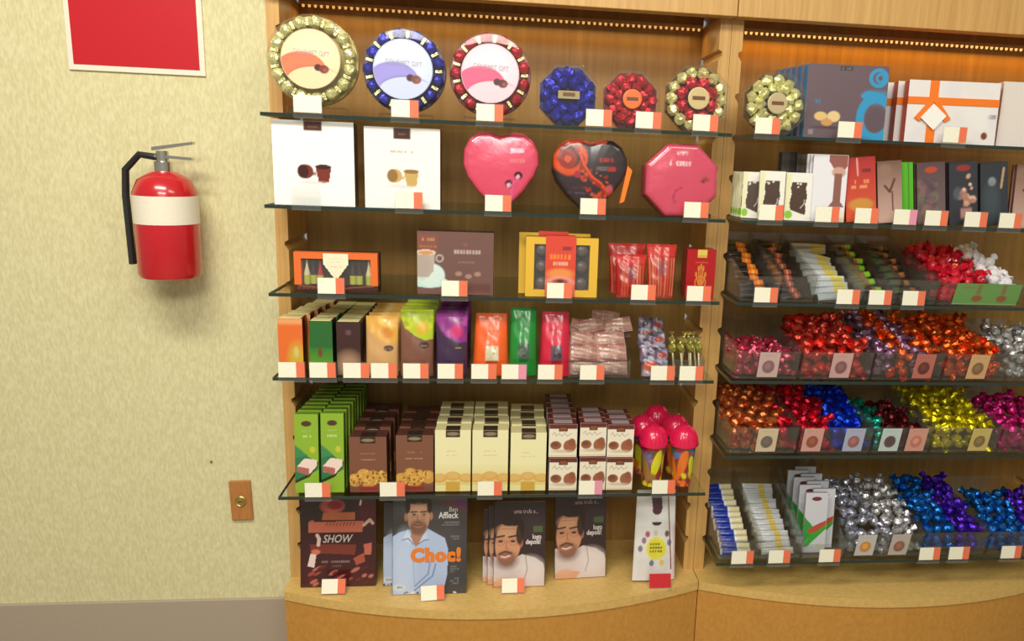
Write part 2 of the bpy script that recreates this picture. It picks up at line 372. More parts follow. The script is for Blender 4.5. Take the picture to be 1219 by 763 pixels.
# ------------------------------------------------------------------ things on the beige wall
def wall_things():
    x1, z0 = hit(245, 91, 0.0)[0], hit(245, 91, 0.0)[2]
    s = root('wall_sign', 'plain red sign with a white border fixed to the beige wall', 'sign', (x1-0.15, 0.0035, z0))
    part('backing', MB().box(-0.15, 0.15, -0.005, 0, 0, 0.3).mesh('backing', 0.001), s, plain('sign_white', c(236, 226, 206), 0.4))
    part('red_field', MB().box(-0.138, 0.138, -0.0062, -0.005, 0.013, 0.287).mesh('red_field'), s, plain('sign_red', c(196, 28, 40), 0.35))
    y = -0.085; r = 0.068
    xr = hit(238, 300, y)[0]; zb = hit(238, 331, y)[2]; zt = hit(238, 205, y)[2]
    e = root('fire_extinguisher', 'red fire extinguisher hanging on the beige wall below the red sign', 'extinguisher', (xr-r, y, zb))
    H = zt-zb
    part('cylinder', MB().lathe([(0.055, 0), (r-0.004, 0.004), (r, 0.014), (r, H-0.05), (r-0.012, H-0.02), (0.03, H-0.003), (0.02, H)], 32).mesh('cylinder', smooth=True), e, plain('extinguisher_red', c(190, 26, 36), 0.22, coat=0.5))
    part('label_band', MB().lathe([(r+0.0006, H*.52), (r+0.0006, H-0.055)], 32).mesh('label_band', smooth=True), e, plain('sign_white'))
    part('valve', MB().lathe([(0.019, H), (0.019, H+0.02), (0.013, H+0.022), (0.013, H+0.045)], 16).mesh('valve', smooth=True), e, plain('steel', c(200, 196, 186), 0.25, 0.9))
    part('lever', MB().prism([(-0.02, H+0.045), (0.07, H+0.062), (0.07, H+0.068), (-0.02, H+0.053)], -0.008, 0.008, 'y').mesh('lever'), e, plain('steel'))
    part('carry_handle', MB().prism([(-0.015, H+0.03), (0.066, H+0.026), (0.066, H+0.032), (-0.015, H+0.037)], -0.008, 0.008, 'y').mesh('carry_handle'), e, plain('steel'))
    part('hose', MB().tube([(-0.01, 0, H+0.03), (-0.05, 0, H+0.035), (-0.082, 0, H+0.0), (-0.086, 0, H-0.06), (-0.084, 0, 0.09), (-0.083, 0, 0.03)], 0.008).mesh('hose', smooth=True), e, plain('black_rubber', c(28, 28, 28), 0.5))
    part('bracket', MB().box(-0.012, 0.012, r-0.002, -y+0.004, H-0.06, H-0.03).mesh('bracket'), e, plain('steel'))
    a = hit(274, 572, 0.0); b = hit(302, 618, 0.0); pw, phh = b[0]-a[0], a[2]-b[2]
    p = root('wall_plate', 'small wooden wall plate with a round brass button', 'wall plate', ((a[0]+b[0])/2, 0.0035, b[2]), (0, math.radians(-1.5), 0))
    part('plate', MB().box(-pw/2, pw/2, -0.009, 0, 0, phh).mesh('plate', 0.002), p, 'wood_plate')
    part('button', MB().lathe([(0.0145, -0.009), (0.0145, -0.012), (0.0125, -0.0135), (0.0115, -0.0125), (0.009, -0.0125), (0.0075, -0.015), (0.001, -0.0155)], 24, 'y', cz=phh*0.5).mesh('button', smooth=True), p, plain('brass', c(196, 178, 110), 0.3, 0.9))
    part('button_slot', MB().box(-0.0045, 0.0045, -0.0162, -0.015, phh*0.5-0.001, phh*0.5+0.001).mesh('button_slot'), p, plain('black_rubber'))
    q = hit(251, 550, 0.0)
    tagp(link('wall_plug', MB().lathe([(0.0028, 0.0), (0.0028, -0.003), (0.001, -0.004)], 10, 'y').mesh('wall_plug'), mat=plain('plug', c(120, 96, 64), 0.6), loc=(q[0], 0.0035, q[2])), 'tiny brown screw plug in the beige wall above the wooden wall plate', 'plug')
wall_things()

# ------------------------------------------------------------------ price tags
TW, TH = 0.060, 0.037
def _labelprint():
    m, N, L, P = newmat('label_paper'); P.inputs['Roughness'].default_value = 0.5
    tc = N.new('ShaderNodeTexCoord'); mp = N.new('ShaderNodeMapping'); mp.inputs['Scale'].default_value = (260, 1, 130)
    nz = N.new('ShaderNodeTexNoise'); nz.inputs['Scale'].default_value = 1.0; cr = N.new('ShaderNodeValToRGB')
    cr.color_ramp.elements[0].position = 0.36; cr.color_ramp.elements[1].position = 0.46
    cr.color_ramp.elements[0].color = c(238, 238, 212)+(1,); cr.color_ramp.elements[1].color = c(250, 244, 222)+(1,)
    L.new(tc.outputs['Object'], mp.inputs[0]); L.new(mp.outputs[0], nz.inputs['Vector']); L.new(nz.outputs['Fac'], cr.inputs[0]); L.new(cr.outputs[0], P.inputs['Base Color'])
_labelprint()
plain('label_orange', c(238, 120, 84), 0.5); plain('label_pink', c(232, 150, 176), 0.5); plain('label_lilac', c(236, 226, 236), 0.5)
_tagm = {}
def price_tag(px, slot, what, kind='orange', py=None, y=-0.1585, rotx=0.0, rotz=0.0, base=None, rotY=0.0):
    z = (Z0-PITCHZ*slot) if base is None else base
    x = xat(px, y, z+0.025)
    zc = (z+0.0250) if py is None else zat(px, py, y)
    col = {'orange': 'white and orange', 'pink': 'white and pink', 'plain': 'white', 'red': 'red', 'blank': 'empty'}[kind]
    lab = ('empty clear label holder ' if kind == 'blank' else col+' price tag ')+what
    t = root('price_tag', lab, 'price tag', (x, y, zc), (rotx, rotY, rotz), group='price tags on the shelf edges')
    if not _tagm:
        _tagm['h'] = MB().box(-0.032, 0.032, 0.0012, 0.0030, -0.031, 0.0205).box(-0.032, 0.032, 0.0030, 0.0072, -0.031, -0.029).mesh('holder')
        _tagm['w'] = MB().box(-TW/2, TW/2-0.0195, 0.0, 0.0008, -TH/2, TH/2).mesh('white_label'); _tagm['o'] = MB().box(TW/2-0.0195, TW/2, 0.0, 0.0008, -TH/2, TH/2).mesh('coloured_label')
        _tagm['f'] = MB().box(-TW/2, TW/2, 0.0, 0.0008, -TH/2, TH/2).mesh('white_label')
        _tagm['p'] = _tagm['o'].copy(); _tagm['r'] = _tagm['f'].copy()
    part('holder', _tagm['h'], t, 'acrylic')
    if kind in ('orange', 'pink'):
        part('white_label', _tagm['w'], t, 'label_paper'); part('coloured_label', _tagm['o'] if kind == 'orange' else _tagm['p'], t, 'label_orange' if kind == 'orange' else 'label_pink')
    elif kind == 'plain': part('white_label', _tagm['f'], t, 'label_paper')
    elif kind == 'red': part('red_label', _tagm['r'], t, plain('label_red', c(200, 34, 44), 0.4))
    return t

# ------------------------------------------------------------------ generic builders
def stand(name, label, cat, xc, y, zb, w, h, d, body_rgb, cv, group=None, lean=0.0, rotz=0.0, mat=None, bevel=0.0015, top=None):
    """a carton: bevelled body + printed front; origin at the foot of its front face"""
    r = root(name, label, cat, (xc, y, zb), (-lean, 0, rotz), group)
    part('body', rbox('body', w, d, h, bevel), r, plain('card_%02x%02x%02x' % tuple(int(255*v) for v in body_rgb), body_rgb, 0.42, coat=0.2))
    if cv is not None: part('front_print', cv.mesh('front_print'), r, mat or PR)
    if top is not None: part('top_flap', MB().box(-w/2+0.001, w/2-0.001, 0.001, d-0.001, h, h+0.0008).mesh('top_flap'), r, plain('card_%02x%02x%02x' % tuple(int(255*v) for v in top), top, 0.42, coat=0.2))
    return r
def row(proto, n, dy, dz=0.0, jx=0.002, dx=0.0):
    l0 = proto.location.copy(); lab = proto['label']; proto['label'] = 'front '+lab
    for i in range(1, n):
        copy_tree(proto, None, (l0.x+i*dx+random.uniform(-jx, jx), l0.y+i*dy, l0.z+i*dz), (proto.rotation_euler.x, 0, random.uniform(-.01, .01)+proto.rotation_euler.z), 'rear '+lab)
def ball_mesh(name, r, crumple=0.12, sub=2, tuft=0.0):
    bm = bmesh.new(); bmesh.ops.create_icosphere(bm, subdivisions=sub, radius=r)
    for v in bm.verts: v.co *= 1+random.uniform(-crumple, crumple)
    if tuft:
        for s in (-1, 1):
            n = 9; base = [bm.verts.new((s*r*0.75, 0.35*r*math.cos(6.283*i/n), 0.35*r*math.sin(6.283*i/n))) for i in range(n)]
            rim = [bm.verts.new((s*r*(1.25+tuft*random.uniform(.2, .7)), r*random.uniform(.5, .95)*math.cos(6.283*i/n), r*random.uniform(.5, .95)*math.sin(6.283*i/n))) for i in range(n)]
            for i in range(n): bm.faces.new((base[i], base[(i+1) % n], rim[(i+1) % n], rim[i]))
    me = bpy.data.meshes.new(name); bm.to_mesh(me); bm.free(); return me
INK = c(44, 26, 20)
CREAM = c(238, 230, 190)

# ------------------------------------------------------------------ left unit, top shelf: round gift boxes
def riser(xc, y, zb, w, h, label):
    r = root('display_riser', label, 'display stand', (xc, y, zb), group='clear risers')
    part('riser_sheet', MB().prism([(-w/2, 0), (-w/2+0.0025, 0), (-w/2+0.0025, h-0.0025), (w/2-0.0025, h-0.0025), (w/2-0.0025, 0), (w/2, 0), (w/2, h), (-w/2, h)], 0, 0.05, 'y').mesh('riser_sheet'), r, 'acrylic_bin')
def disc_print(R, sky, band, dark, cherry):
    cv = Canvas(2*R, 2*R, sky, 0.0017)
    cv.ell(.5, .62, .40, .34, tuple(min(1, v*1.25) for v in sky), .8, .8)
    cv.ell(.34, .32, .42, .30, band, 1, .05); cv.ell(.34, .30, .36, .24, tuple(min(1, v*1.12) for v in band), .6, .3)
    cv.ell(.55, .16, .46, .24, dark, .55, .06); cv.ell(.56, .14, .46, .235, sky, 1, .06)
    cv.rect(.80, .0, 1, .30, sky, .8, .08)
    cv.ell(.62, .365, .065, .06, c(70, 26, 24), 1, .25); cv.ell(.72, .34, .085, .072, cherry, 1, .3); cv.ell(.74, .33, .04, .035, c(160, 90, 70), .7, .5)
    return cv
def gift_disc(pxc, pyc, pr, prl, y, label, sky, band, dark, cherry, ballmat, nb, spacer, lift, backrgb, txt=True):
    zb = SZ(0); k = hit(pxc+1, pyc, y)[0]-hit(pxc, pyc, y)[0]; R = pr*k/1.012; RL = prl*k
    cpt = hit(pxc, pyc, y); zc = cpt[2]; xc = cpt[0]; z0 = zc-R
    h = z0-zb
    if h > 0.008: riser(xc, y+0.0, zb, R*1.32, h-0.0005, 'clear plastic riser under '+lift)
    g = root('gift_disc', label, 'gift box', (xc, y, z0), (math.radians(-2), 0, 0), group='round gift boxes of foil truffles')
    part('back_tray', MB().lathe([(R*0.985, 0.0), (R, 0.002), (R, 0.012), (R*0.97, 0.014)], 48, 'y', cz=R).mesh('back_tray', smooth=True), g, plain('tray_'+lift, backrgb, 0.3, 0.3))
    part('clear_lid', MB().lathe([(R*1.01, 0.001), (R*1.01, -0.012), (R*0.985, -0.028), (R*0.93, -0.033), (R*0.72, -0.034)], 48, 'y', cz=R).mesh('clear_lid', smooth=True), g, 'acrylic')
    br = R*0.158
    bmsh = ball_mesh('truffle', br, 0.10)
    for i in range(nb):
        a = 2*math.pi*(i+.5)/nb; rr = R*0.835
        o = part('truffle', bmsh, g, ballmat, (rr*math.cos(a), -0.016, R+rr*math.sin(a))); o.rotation_euler = (random.uniform(0, 6), random.uniform(0, 6), 0)
        a += math.pi/nb
        if i == 0: sm = MB().box(-R*0.09, R*0.09, -0.009, 0.006, -0.0035, 0.0035).mesh('paper_cup', 0.001)
        o = part('paper_cup', sm, g, spacer, (rr*math.cos(a), -0.016, R+rr*math.sin(a))); o.rotation_euler = (0, -a, 0)
    cv = disc_print(RL, sky, band, dark, cherry)
    me = cv.mesh('label_disc', mask=lambda u, v: (u-.5)**2+(v-.5)**2 < .249)
    part('label_disc', me, g, PR, (0, -0.0355, R-RL))
    part('label_rim', MB().lathe([(RL*1.005, -0.0352), (RL*0.985, -0.0366), (RL*0.97, -0.0352)], 48, 'y', cz=R).mesh('label_rim', smooth=True), g, plain('rim_'+lift, sky, 0.4))
    lettering(g, 'GOURMET GIFT', RL*0.24, c(172, 166, 174), RL*0.02, R+RL*0.20, -0.0368, rot=0.06, sx=0.72)
    return g
gift_disc(374, 73, 54, 35, -0.10, 'round clear gift box of gold foil truffles around an orange label', c(250, 214, 170), c(240, 120, 84), c(206, 80, 60), c(120, 44, 32),
          foil('gold', c(246, 234, 160), 0.25, 0.6), 15, foil('gold_pale', c(236, 224, 160), 0.3), 'the orange label gift box', c(206, 190, 120))
gift_disc(482, 85, 50, 35, -0.10, 'round clear gift box of dark blue foil truffles around a pale blue label', c(200, 208, 244), c(150, 140, 214), c(110, 100, 176), c(120, 60, 44),
          foil('blue', c(44, 44, 176), 0.25, 0.6), 13, foil('gold_pale', c(0, 0, 0)), 'blue label gift box', c(90, 84, 120))
gift_disc(584, 90, 49, 34, -0.10, 'round clear gift box of red foil truffles around a pink label', c(246, 202, 214), c(236, 88, 128), c(206, 60, 100), c(90, 20, 30),
          foil('red', c(206, 34, 52), 0.25, 0.6), 13, foil('gold_pale', c(0, 0, 0)), 'pink label gift box', c(150, 96, 96))
def octo_box(pxc, pyc, prx, slot, y, label, mats, centre, lrgb, sz=1.0):
    zb = SZ(slot); R = prx*(hit(pxc+1, pyc, y)[0]-hit(pxc, pyc, y)[0]); xc = xat(pxc, y, zb)
    g = root('octagon_box', label, 'gift box', (xc, y, zb), (math.radians(-3), 0, 0), group='small eight-sided gift boxes')
    def octp(r): return [(r*math.cos(math.pi/8+k*math.pi/4)/math.cos(math.pi/8), R+r*math.sin(math.pi/8+k*math.pi/4)/math.cos(math.pi/8)) for k in range(8)]
    part('clear_case', MB().prism(octp(R), -0.030, 0.016, 'y').mesh('clear_case', 0.002), g, 'acrylic')
    part('tray', MB().prism(octp(R*0.95), 0.004, 0.013, 'y').mesh('tray'), g, plain('tray_'+label, tuple(v*0.35 for v in lrgb[1]), 0.3, 0.4))
    k = 0
    for ring, (n, rr, br, mt) in enumerate(mats):
        bmsh = ball_mesh('truffle', R*br, 0.2)
        for i in range(n):
            a = 2*math.pi*(i+.5*ring)/n; o = part('truffle', bmsh, g, mt, (R*rr*math.cos(a), -0.008-0.004*ring, R+R*rr*math.sin(a))); o.rotation_euler = (random.uniform(0, 6), random.uniform(0, 6), 0)
    if centre == 'rect': part('label', MB().box(-R*.36, R*.36, -0.0325, -0.0312, R*.86, R*1.12).mesh('label'), g, plain('label_'+label, lrgb[0], 0.4))
    else: part('label', MB().lathe([(R*.34, -0.0300), (R*.34, -0.0318), (R*.30, -0.0325), (R*.001, -0.0325)], 24, 'y', cz=R).mesh('label'), g, plain('label_'+label, lrgb[0], 0.4))
    part('label_print', MB().box(-R*.2, R*.2, -0.0335, -0.0326, R*.95, R*1.06).mesh('label_print'), g, plain('ink_brown', c(110, 70, 40), 0.5))
FG = foil('gold', (0, 0, 0)); FB = foil('blue', (0, 0, 0)); FR = foil('red', (0, 0, 0))
octo_box(675, 116, 35, 0, -0.115, 'small clear eight-sided box of blue foil truffles', [(12, .74, .21, FB), (8, .46, .20, FB)], 'rect', (c(160, 140, 96), c(40, 40, 160)))
octo_box(749, 119, 33, 0, -0.115, 'small clear eight-sided box of red foil truffles with an orange centre label', [(12, .74, .21, FR), (8, .46, .20, FR)], 'disc', (c(226, 112, 50), c(180, 30, 40)))
octo_box(826, 118, 37, 0, -0.115, 'small clear eight-sided box of gold foil truffles with a red inner ring', [(14, .80, .185, FG), (8, .50, .20, FR)], 'disc', (c(206, 182, 128), c(140, 110, 50)))
octo_box(918, 124, 35, 0, -0.115, 'small clear eight-sided box wholly of gold foil truffles beside the blue boxes', [(13, .78, .20, FG), (9, .50, .19, FG)], 'disc', (c(190, 170, 130), c(140, 120, 50)))
for px, w, k in ((366, 'below the orange label gift box', 'plain'), (482, 'below the pale blue label gift box', 'orange'), (583, 'below the pink label gift box', 'orange'), (713, 'between the blue and the red eight-sided boxes', 'orange'),
                 (772, 'at the foot of the red eight-sided box with orange centre', 'orange'), (840, 'below the gold and red eight-sided box', 'orange'), (914, 'below the all gold eight-sided box', 'orange'),
                 (1012, 'below the front blue box', 'orange'), (1137, 'below the white boxes with orange ribbon', 'orange')):
    price_tag(px, 0, w, k)

# ------------------------------------------------------------------ left unit, second shelf
def second_shelf():
    zb = SZ(2); y = -0.13
    def cups(cv, dk, md):
        cv.ell(.40, .405, .095, .085, md, 1, .12); cv.ell(.365, .405, .07, .082, dk, 1, .15)
        cv.poly([(.515, .47), (.715, .47), (.685, .29), (.555, .29)], md); cv.ell(.615, .465, .10, .028, dk, 1, .15); cv.ell(.62, .295, .064, .018, md, 1, .2)
        cv.rect(.45, .36, .53, .40, md, .8); cv.ell(.5, .275, .2, .02, c(206, 190, 180), .5, .9); return cv
    xc, w, h = fit(327, 423, 144, y, zb)
    cv = cups(Canvas(w, h, c(250, 248, 244)), c(64, 22, 18), c(122, 46, 36)); cv.rect(.39, .885, .61, 1, c(84, 42, 34)); cv.dashes(.44, .56, .93, .02, c(150, 110, 90)); cv.dashes(.35, .66, .68, .02, c(222, 214, 208), .7)
    stand('chocolate_box', 'white square chocolate box printed with two dark brown cups', 'box', xc, y, zb, w, h, 0.045, c(90, 70, 66), cv)
    xc, w, h = fit(435, 524, 152, y, zb)
    cv = cups(Canvas(w, h, c(248, 244, 238)), c(150, 112, 60), c(204, 168, 96)); cv.rect(.385, .86, .61, 1, c(70, 34, 28)); cv.dashes(.43, .56, .92, .02, c(150, 110, 90)); cv.dashes(.34, .66, .705, .03, c(176, 166, 160), .8)
    stand('chocolate_box', 'white square chocolate box with dark red sides printed with two tan cups', 'box', xc, y, zb, w, h, 0.05, c(92, 30, 32), cv)
    # hearts and the pink eight-sided box: thick shaped boxes with domed lids
    def shaped(name, label, cat, px0, px1, pt, y, outline, base, paint, depth, mat, rotz=0):
        xc, w, h = fit(px0, px1, pt, y, zb)
        g = root(name, label, cat, (xc, y, zb), (math.radians(-4), 0, rotz))
        P = [(a*w, b*h) for a, b in outline]; cx, cz = 0.0, 0.5*h
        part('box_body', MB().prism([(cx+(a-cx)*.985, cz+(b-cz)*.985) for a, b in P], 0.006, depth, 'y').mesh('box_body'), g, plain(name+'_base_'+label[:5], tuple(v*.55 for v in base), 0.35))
        cv = Canvas(w, h, base, 0.0018); paint(cv)
        # lid: rings shrinking inwards and rising, colour sampled from the print
        rings = [(1.0, 0.008), (1.0, -0.006), (.985, -0.011), (.95, -0.0145), (.88, -0.0165), (.78, -0.0178), (.66, -0.0186), (.54, -0.0192), (.42, -0.0196), (.30, -0.0199), (.18, -0.0201), (.06, -0.0202)]
        rings = rings[:5]+[(.86*(1-k/26), -0.0168-0.0034*(1-(1-k/26)**2)) for k in range(26)]
        V = []; Fc = []; C = []; n = len(P)
        for s, yy in rings:
            for a, b in P:
                X, Z = cx+(a-cx)*s, cz+(b-cz)*s; V.append((X, yy, Z))
                i = min(cv.nx-1, max(0, int(round((X/w+.5)*(cv.nx-1))))); j = min(cv.ny-1, max(0, int(round(Z/h*(cv.ny-1))))); C.append(cv.c[j, i])
        for k in range(len(rings)-1):
            for i in range(n): Fc.append((k*n+i, k*n+(i+1) % n, (k+1)*n+(i+1) % n, (k+1)*n+i))
        Fc.append(tuple(range((len(rings)-1)*n, len(rings)*n)))
        me = bpy.data.meshes.new('lid'); me.from_pydata(V, [], Fc)
        bm = bmesh.new(); bm.from_mesh(me); bmesh.ops.recalc_face_normals(bm, faces=bm.faces); bm.to_mesh(me); bm.free()
        at = me.color_attributes.new('Col', 'FLOAT_COLOR', 'POINT'); at.data.foreach_set('color', np.concatenate([np.array(C), np.ones((len(C), 1))], 1).astype(np.float32).ravel())
        me.polygons.foreach_set('use_smooth', [True]*len(me.polygons)); me.set_sharp_from_angle(angle=math.radians(50))
        part('lid', me, g, mat)
        return g, w, h
    def densify(P, m):
        o = []
        for i in range(len(P)):
            (a, b), (e, f) = P[i], P[(i+1) % len(P)]
            for k in range(m): o.append((a+(e-a)*k/m, b+(f-b)*k/m))
        return o
    heart = densify([(0, .02), (.10, .06), (.30, .26), (.44, .46), (.50, .60), (.49, .76), (.42, .90), (.30, .985), (.16, 1.0), (.05, .965), (0, .95), (-.05, .965), (-.16, 1.0), (-.30, .985), (-.42, .90), (-.49, .76), (-.50, .58), (-.44, .42), (-.30, .24), (-.10, .06)], 7)
    octo = densify([(.5*math.cos(math.pi/8+k*math.pi/4)/math.cos(math.pi/8)*.98, .5+.5*math.sin(math.pi/8+k*math.pi/4)/math.cos(math.pi/8)*.98) for k in range(8)], 12)
    wrap = printed('print_pink_wrap', 0.25, 0.1, 0.7, 0.5, 18)
    def pink(cv):
        cv.ell(.5, .95, .12, .14, c(176, 40, 66), .8, .8); cv.rect(.62, .74, .80, .80, c(236, 190, 206), .8); cv.dashes(.58, .86, .645, .05, c(226, 120, 130), .9)
        for a, b in ((.73, .46), (.61, .35)): cv.ell(a, b, .055, .05, c(70, 14, 30), 1, .3); cv.ell(a-.005, b-.015, .03, .028, c(240, 180, 196), 1, .4)
        cv.line([(.73, .42), (.66, .36), (.64, .24), (.66, .14)], .0022, c(220, 96, 160), .8)
    shaped('heart_box', 'shiny pink heart-shaped chocolate box with two printed cherries', 'gift box', 551, 640, 157, -0.12, heart, c(222, 78, 106), pink, 0.05, wrap)
    def black(cv):
        og, dk = c(214, 76, 30), c(150, 40, 26)
        cv.ell(.22, .74, .24, .24, og, 1, .12, ring=.62); cv.ell(.20, .72, .12, .13, dk, 1, .2, ring=.5); cv.ell(.20, .72, .05, .05, og, 1, .3)
        cv.line([(.04, .86), (.16, .95), (.36, .97), (.62, .97)], .007, c(190, 62, 36)); cv.line([(.46, .97), (.66, .97)], .010, c(206, 84, 60))
        cv.line([(.30, .88), (.40, .72), (.38, .60), (.47, .52), (.58, .42), (.70, .34), (.78, .22), (.74, .05)], .0055, dk); cv.line([(.36, .80), (.42, .64), (.52, .50), (.66, .40), (.72, .30), (.70, .18)], .0028, og)
        cv.ell(.33, .52, .045, .05, c(160, 44, 60), 1, .3); cv.speck(.40, .10, .80, .60, [og, dk, c(190, 90, 60)], 26, .002, .006); cv.ell(.72, .2, .07, .12, dk, .9, .3, ring=.6); cv.ell(.76, .34, .05, .05, c(200, 80, 90), .9, .4)
        cv.dashes(.62, .82, .72, .055, c(170, 50, 44), .9, 4); cv.dashes(.58, .74, .605, .055, c(120, 104, 106), .8); cv.rect(.74, .575, .84, .635, c(170, 50, 44)); cv.dashes(.24, .50, .27, .02, c(96, 84, 110), .8); cv.dashes(.28, .44, .34, .03, c(110, 40, 48), .8)
    g, w, h = shaped('heart_box', 'black heart-shaped box with orange swirl pattern', 'gift box', 656, 744, 165, -0.10, heart, c(52, 40, 44), black, 0.06, PRG)
    part('ribbon', MB().prism([(w*.41, h*.15), (w*.47, h*.18), (w*.565, h*.60), (w*.50, h*.66)], -0.014, -0.002, 'y').mesh('ribbon'), g, plain('ribbon_orange', c(246, 124, 30), 0.35))
    def pinko(cv):
        cv.dashes(.42, .56, .86, .05, c(240, 206, 214), .9, 4); cv.dashes(.32, .62, .72, .06, c(244, 210, 218), .8, 7)
        cv.line([(.42, .18), (.38, .27), (.42, .36), (.5, .40)], .0018, c(170, 50, 76), .8); cv.line([(.66, .2), (.8, .22), (.9, .16)], .0018, c(180, 56, 80), .8); cv.ell(.82, .52, .05, .03, c(150, 70, 60), .9, .6); cv.ell(.78, .49, .03, .02, c(120, 50, 50), .9, .6)
    shaped('octagon_gift_box', 'shiny pink eight-sided chocolate box in clear wrap', 'gift box', 765, 851, 170, -0.12, octo, c(214, 80, 104), pinko, 0.06, wrap)
    for px, wh, k in ((364, 'below the white box with dark brown cups', 'blank'), (487, 'below the white box with tan cups', 'orange'), (593, 'below the pink heart box', 'orange'), (706, 'below the black heart box', 'orange'), (829, 'below the pink eight-sided box', 'orange'),
                      (918, 'below the white framed tablets', 'orange'), (985, 'below the white and brown tablet', 'orange'), (1032, 'below the red tablets', 'orange'), (1078, 'below the beige and green tablets', 'pink'), (1115, 'below the purple brown tablets', 'orange'), (1162, 'below the black tablets', 'orange'), (1203, 'below the black tablet beside the pink tablet', 'orange')):
        price_tag(px, 2, wh, k)
second_shelf()

# ------------------------------------------------------------------ left unit, third shelf
def third_shelf():
    zb = SZ(4); y = -0.125
    # orange carton with a window and small liqueur bottles
    xc, w, h = fit(351, 450, 301, y, zb); d = 0.05
    g = root('bottle_carton', 'orange and brown window carton of small chocolate bottles', 'box', (xc, y, zb))
    dk, og = plain('card_dark_brown', c(58, 34, 28), 0.4), plain('card_orange', c(232, 112, 48), 0.42, coat=.2)
    part('body', MB().box(-w/2, w/2, 0.022, d, 0, h).box(-w/2, w/2, 0, 0.022, 0, h*.04).mesh('body'), g, dk)
    for nm, b in (('frame_top', (-w/2, w/2, h*.84, h)), ('frame_side', (-w/2, -w/2+w*.085, h*.18, h*.84)), ('frame_side', (w/2-w*.085, w/2, h*.18, h*.84))):
        part(nm, MB().box(b[0], b[1], 0, 0.020, b[2], b[3]).mesh(nm), g, og)
    part('frame_bottom', MB().box(-w/2, w/2, 0, 0.020, h*.04, h*.18).mesh('frame_bottom'), g, dk)
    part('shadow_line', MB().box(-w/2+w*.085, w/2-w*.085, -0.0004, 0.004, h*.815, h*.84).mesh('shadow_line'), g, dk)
    bot = MB().lathe([(w*.036, 0), (w*.040, h*.04), (w*.040, h*.26), (w*.016, h*.46), (w*.012, h*.60), (w*.015, h*.62), (w*.008, h*.63)], 14).mesh('bottle', smooth=True)
    lab = MB().lathe([(w*.0412, h*.02), (w*.0412, h*.24)], 14).mesh('bottle_label', smooth=True)
    for u, col in ((-.36, c(226, 214, 170)), (-.20, c(190, 40, 56)), (-.28, c(60, 44, 40)), (.27, c(60, 40, 34)), (.19, c(70, 48, 40)), (.385, c(226, 214, 180))):
        m2 = bot.copy(); o = part('bottle', m2, g, plain('bottle_%d' % int(900*col[0]), col, 0.25), (u*w, 0.012, h*.18))
        m3 = lab.copy(); part('bottle_label', m3, o, plain('bottle_label_green', c(190, 190, 70), 0.4))
    part('window_film', MB().box(-w/2+w*.085, w/2-w*.085, 0.0004, 0.0012, h*.18, h*.815).mesh('window_film'), g, 'acrylic')
    cv = Canvas(w*.30, h*.66, c(246, 236, 204)); cv.dashes(.25, .75, .80, .03, c(200, 190, 160), .8); cv.dashes(.3, .7, .68, .03, c(200, 190, 160), .8); cv.dashes(.32, .76, .5, .04, c(190, 176, 150), .8)
    sh = lambda u, v: (np.abs(u-.5) <= .5*np.clip(v*1.6+.12, 0, 1))
    part('front_card', cv.mesh('front_card', mask=sh), g, PR, (0, -0.0008, h*.32))
    cv = Canvas(w, h*.14, c(70, 36, 30)); cv.dashes(.04, .3, .4, .35, c(130, 70, 56), .7, 5); cv.line([(.05, .8), (.6, .5), (.95, .95)], .0012, c(150, 90, 70))
    part('front_print', cv.mesh('front_print', y=-0.0006), g, PR, (0, 0, h*.04))
    # brown coffee carton
    xc, w, h = fit(497, 587, 276, -0.12, zb)
    base = c(118, 84, 78); cv = Canvas(w, h, base)
    cv.rect(.0, .60, .26, .95, c(140, 84, 66), .9, .05); cv.dashes(.06, .27, .87, .05, c(200, 140, 110), .8, 6); cv.dashes(.03, .26, .76, .03, c(190, 120, 90), .7, 5)
    cv.ell(.15, .20, .25, .10, c(196, 226, 220), 1, .08); cv.ell(.18, .30, .18, .19, c(214, 232, 226), 1, .1); cv.poly([(0, .66), (.235, .66), (.21, .36), (.14, .27), (0, .27)], c(188, 172, 160)); cv.ell(.05, .45, .12, .2, c(176, 160, 150), .7, .6)
    cv.ell(.11, .665, .13, .045, c(224, 206, 190), 1, .1); cv.ell(.11, .66, .10, .032, c(214, 150, 96), 1, .2); cv.ell(.29, .575, .055, .065, c(176, 170, 160), 1, .15, ring=.6)
    cv.dashes(.60, .74, .80, .03, c(176, 90, 84), .9, 5); cv.dashes(.48, .84, .685, .065, c(196, 176, 172), .9, 9); cv.dashes(.54, .78, .52, .025, c(160, 120, 112), .8, 9)
    for a, b in ((.54, .335), (.79, .335), (.67, .295)): cv.ell(a, b, .045, .038, c(170, 134, 118), 1, .35)
    cv.rect(.60, .04, .97, .18, c(100, 50, 48), .6, .05)
    stand('coffee_carton', 'brown chocolate carton printed with a white coffee cup', 'box', xc, -0.12, zb, w, h, 0.05, c(52, 28, 30), cv)
    # gold window boxes with a red sleeve
    def gold_box(xc, y, w, h, label, full):
        g = root('truffle_box', label, 'box', (xc, y, zb), group='gold framed truffle boxes')
        gd = plain('card_gold', c(232, 184, 62), 0.35, coat=.3); b = w*.115; t = h*.115
        part('tray', MB().box(-w/2+.001, w/2-.001, 0.018, 0.035, 0, h).mesh('tray'), g, plain('card_black', c(44, 38, 40), 0.4))
        for nm, q in (('frame_side', (-w/2, -w/2+b, 0, h)), ('frame_side', (w/2-b, w/2, 0, h)), ('frame_rail', (-w/2+b, w/2-b, 0, t)), ('frame_rail', (-w/2+b, w/2-b, h-t, h))):
            part(nm, MB().box(q[0], q[1], 0, 0.018, q[2], q[3]).mesh(nm), g, gd)
        tm = MB().lathe([(w*.03, 0.018), (w*.088, 0.015), (w*.088, 0.010), (w*.07, 0.005), (w*.03, 0.002), (.0005, 0.0016)], 16, 'y').mesh('truffle', smooth=True)
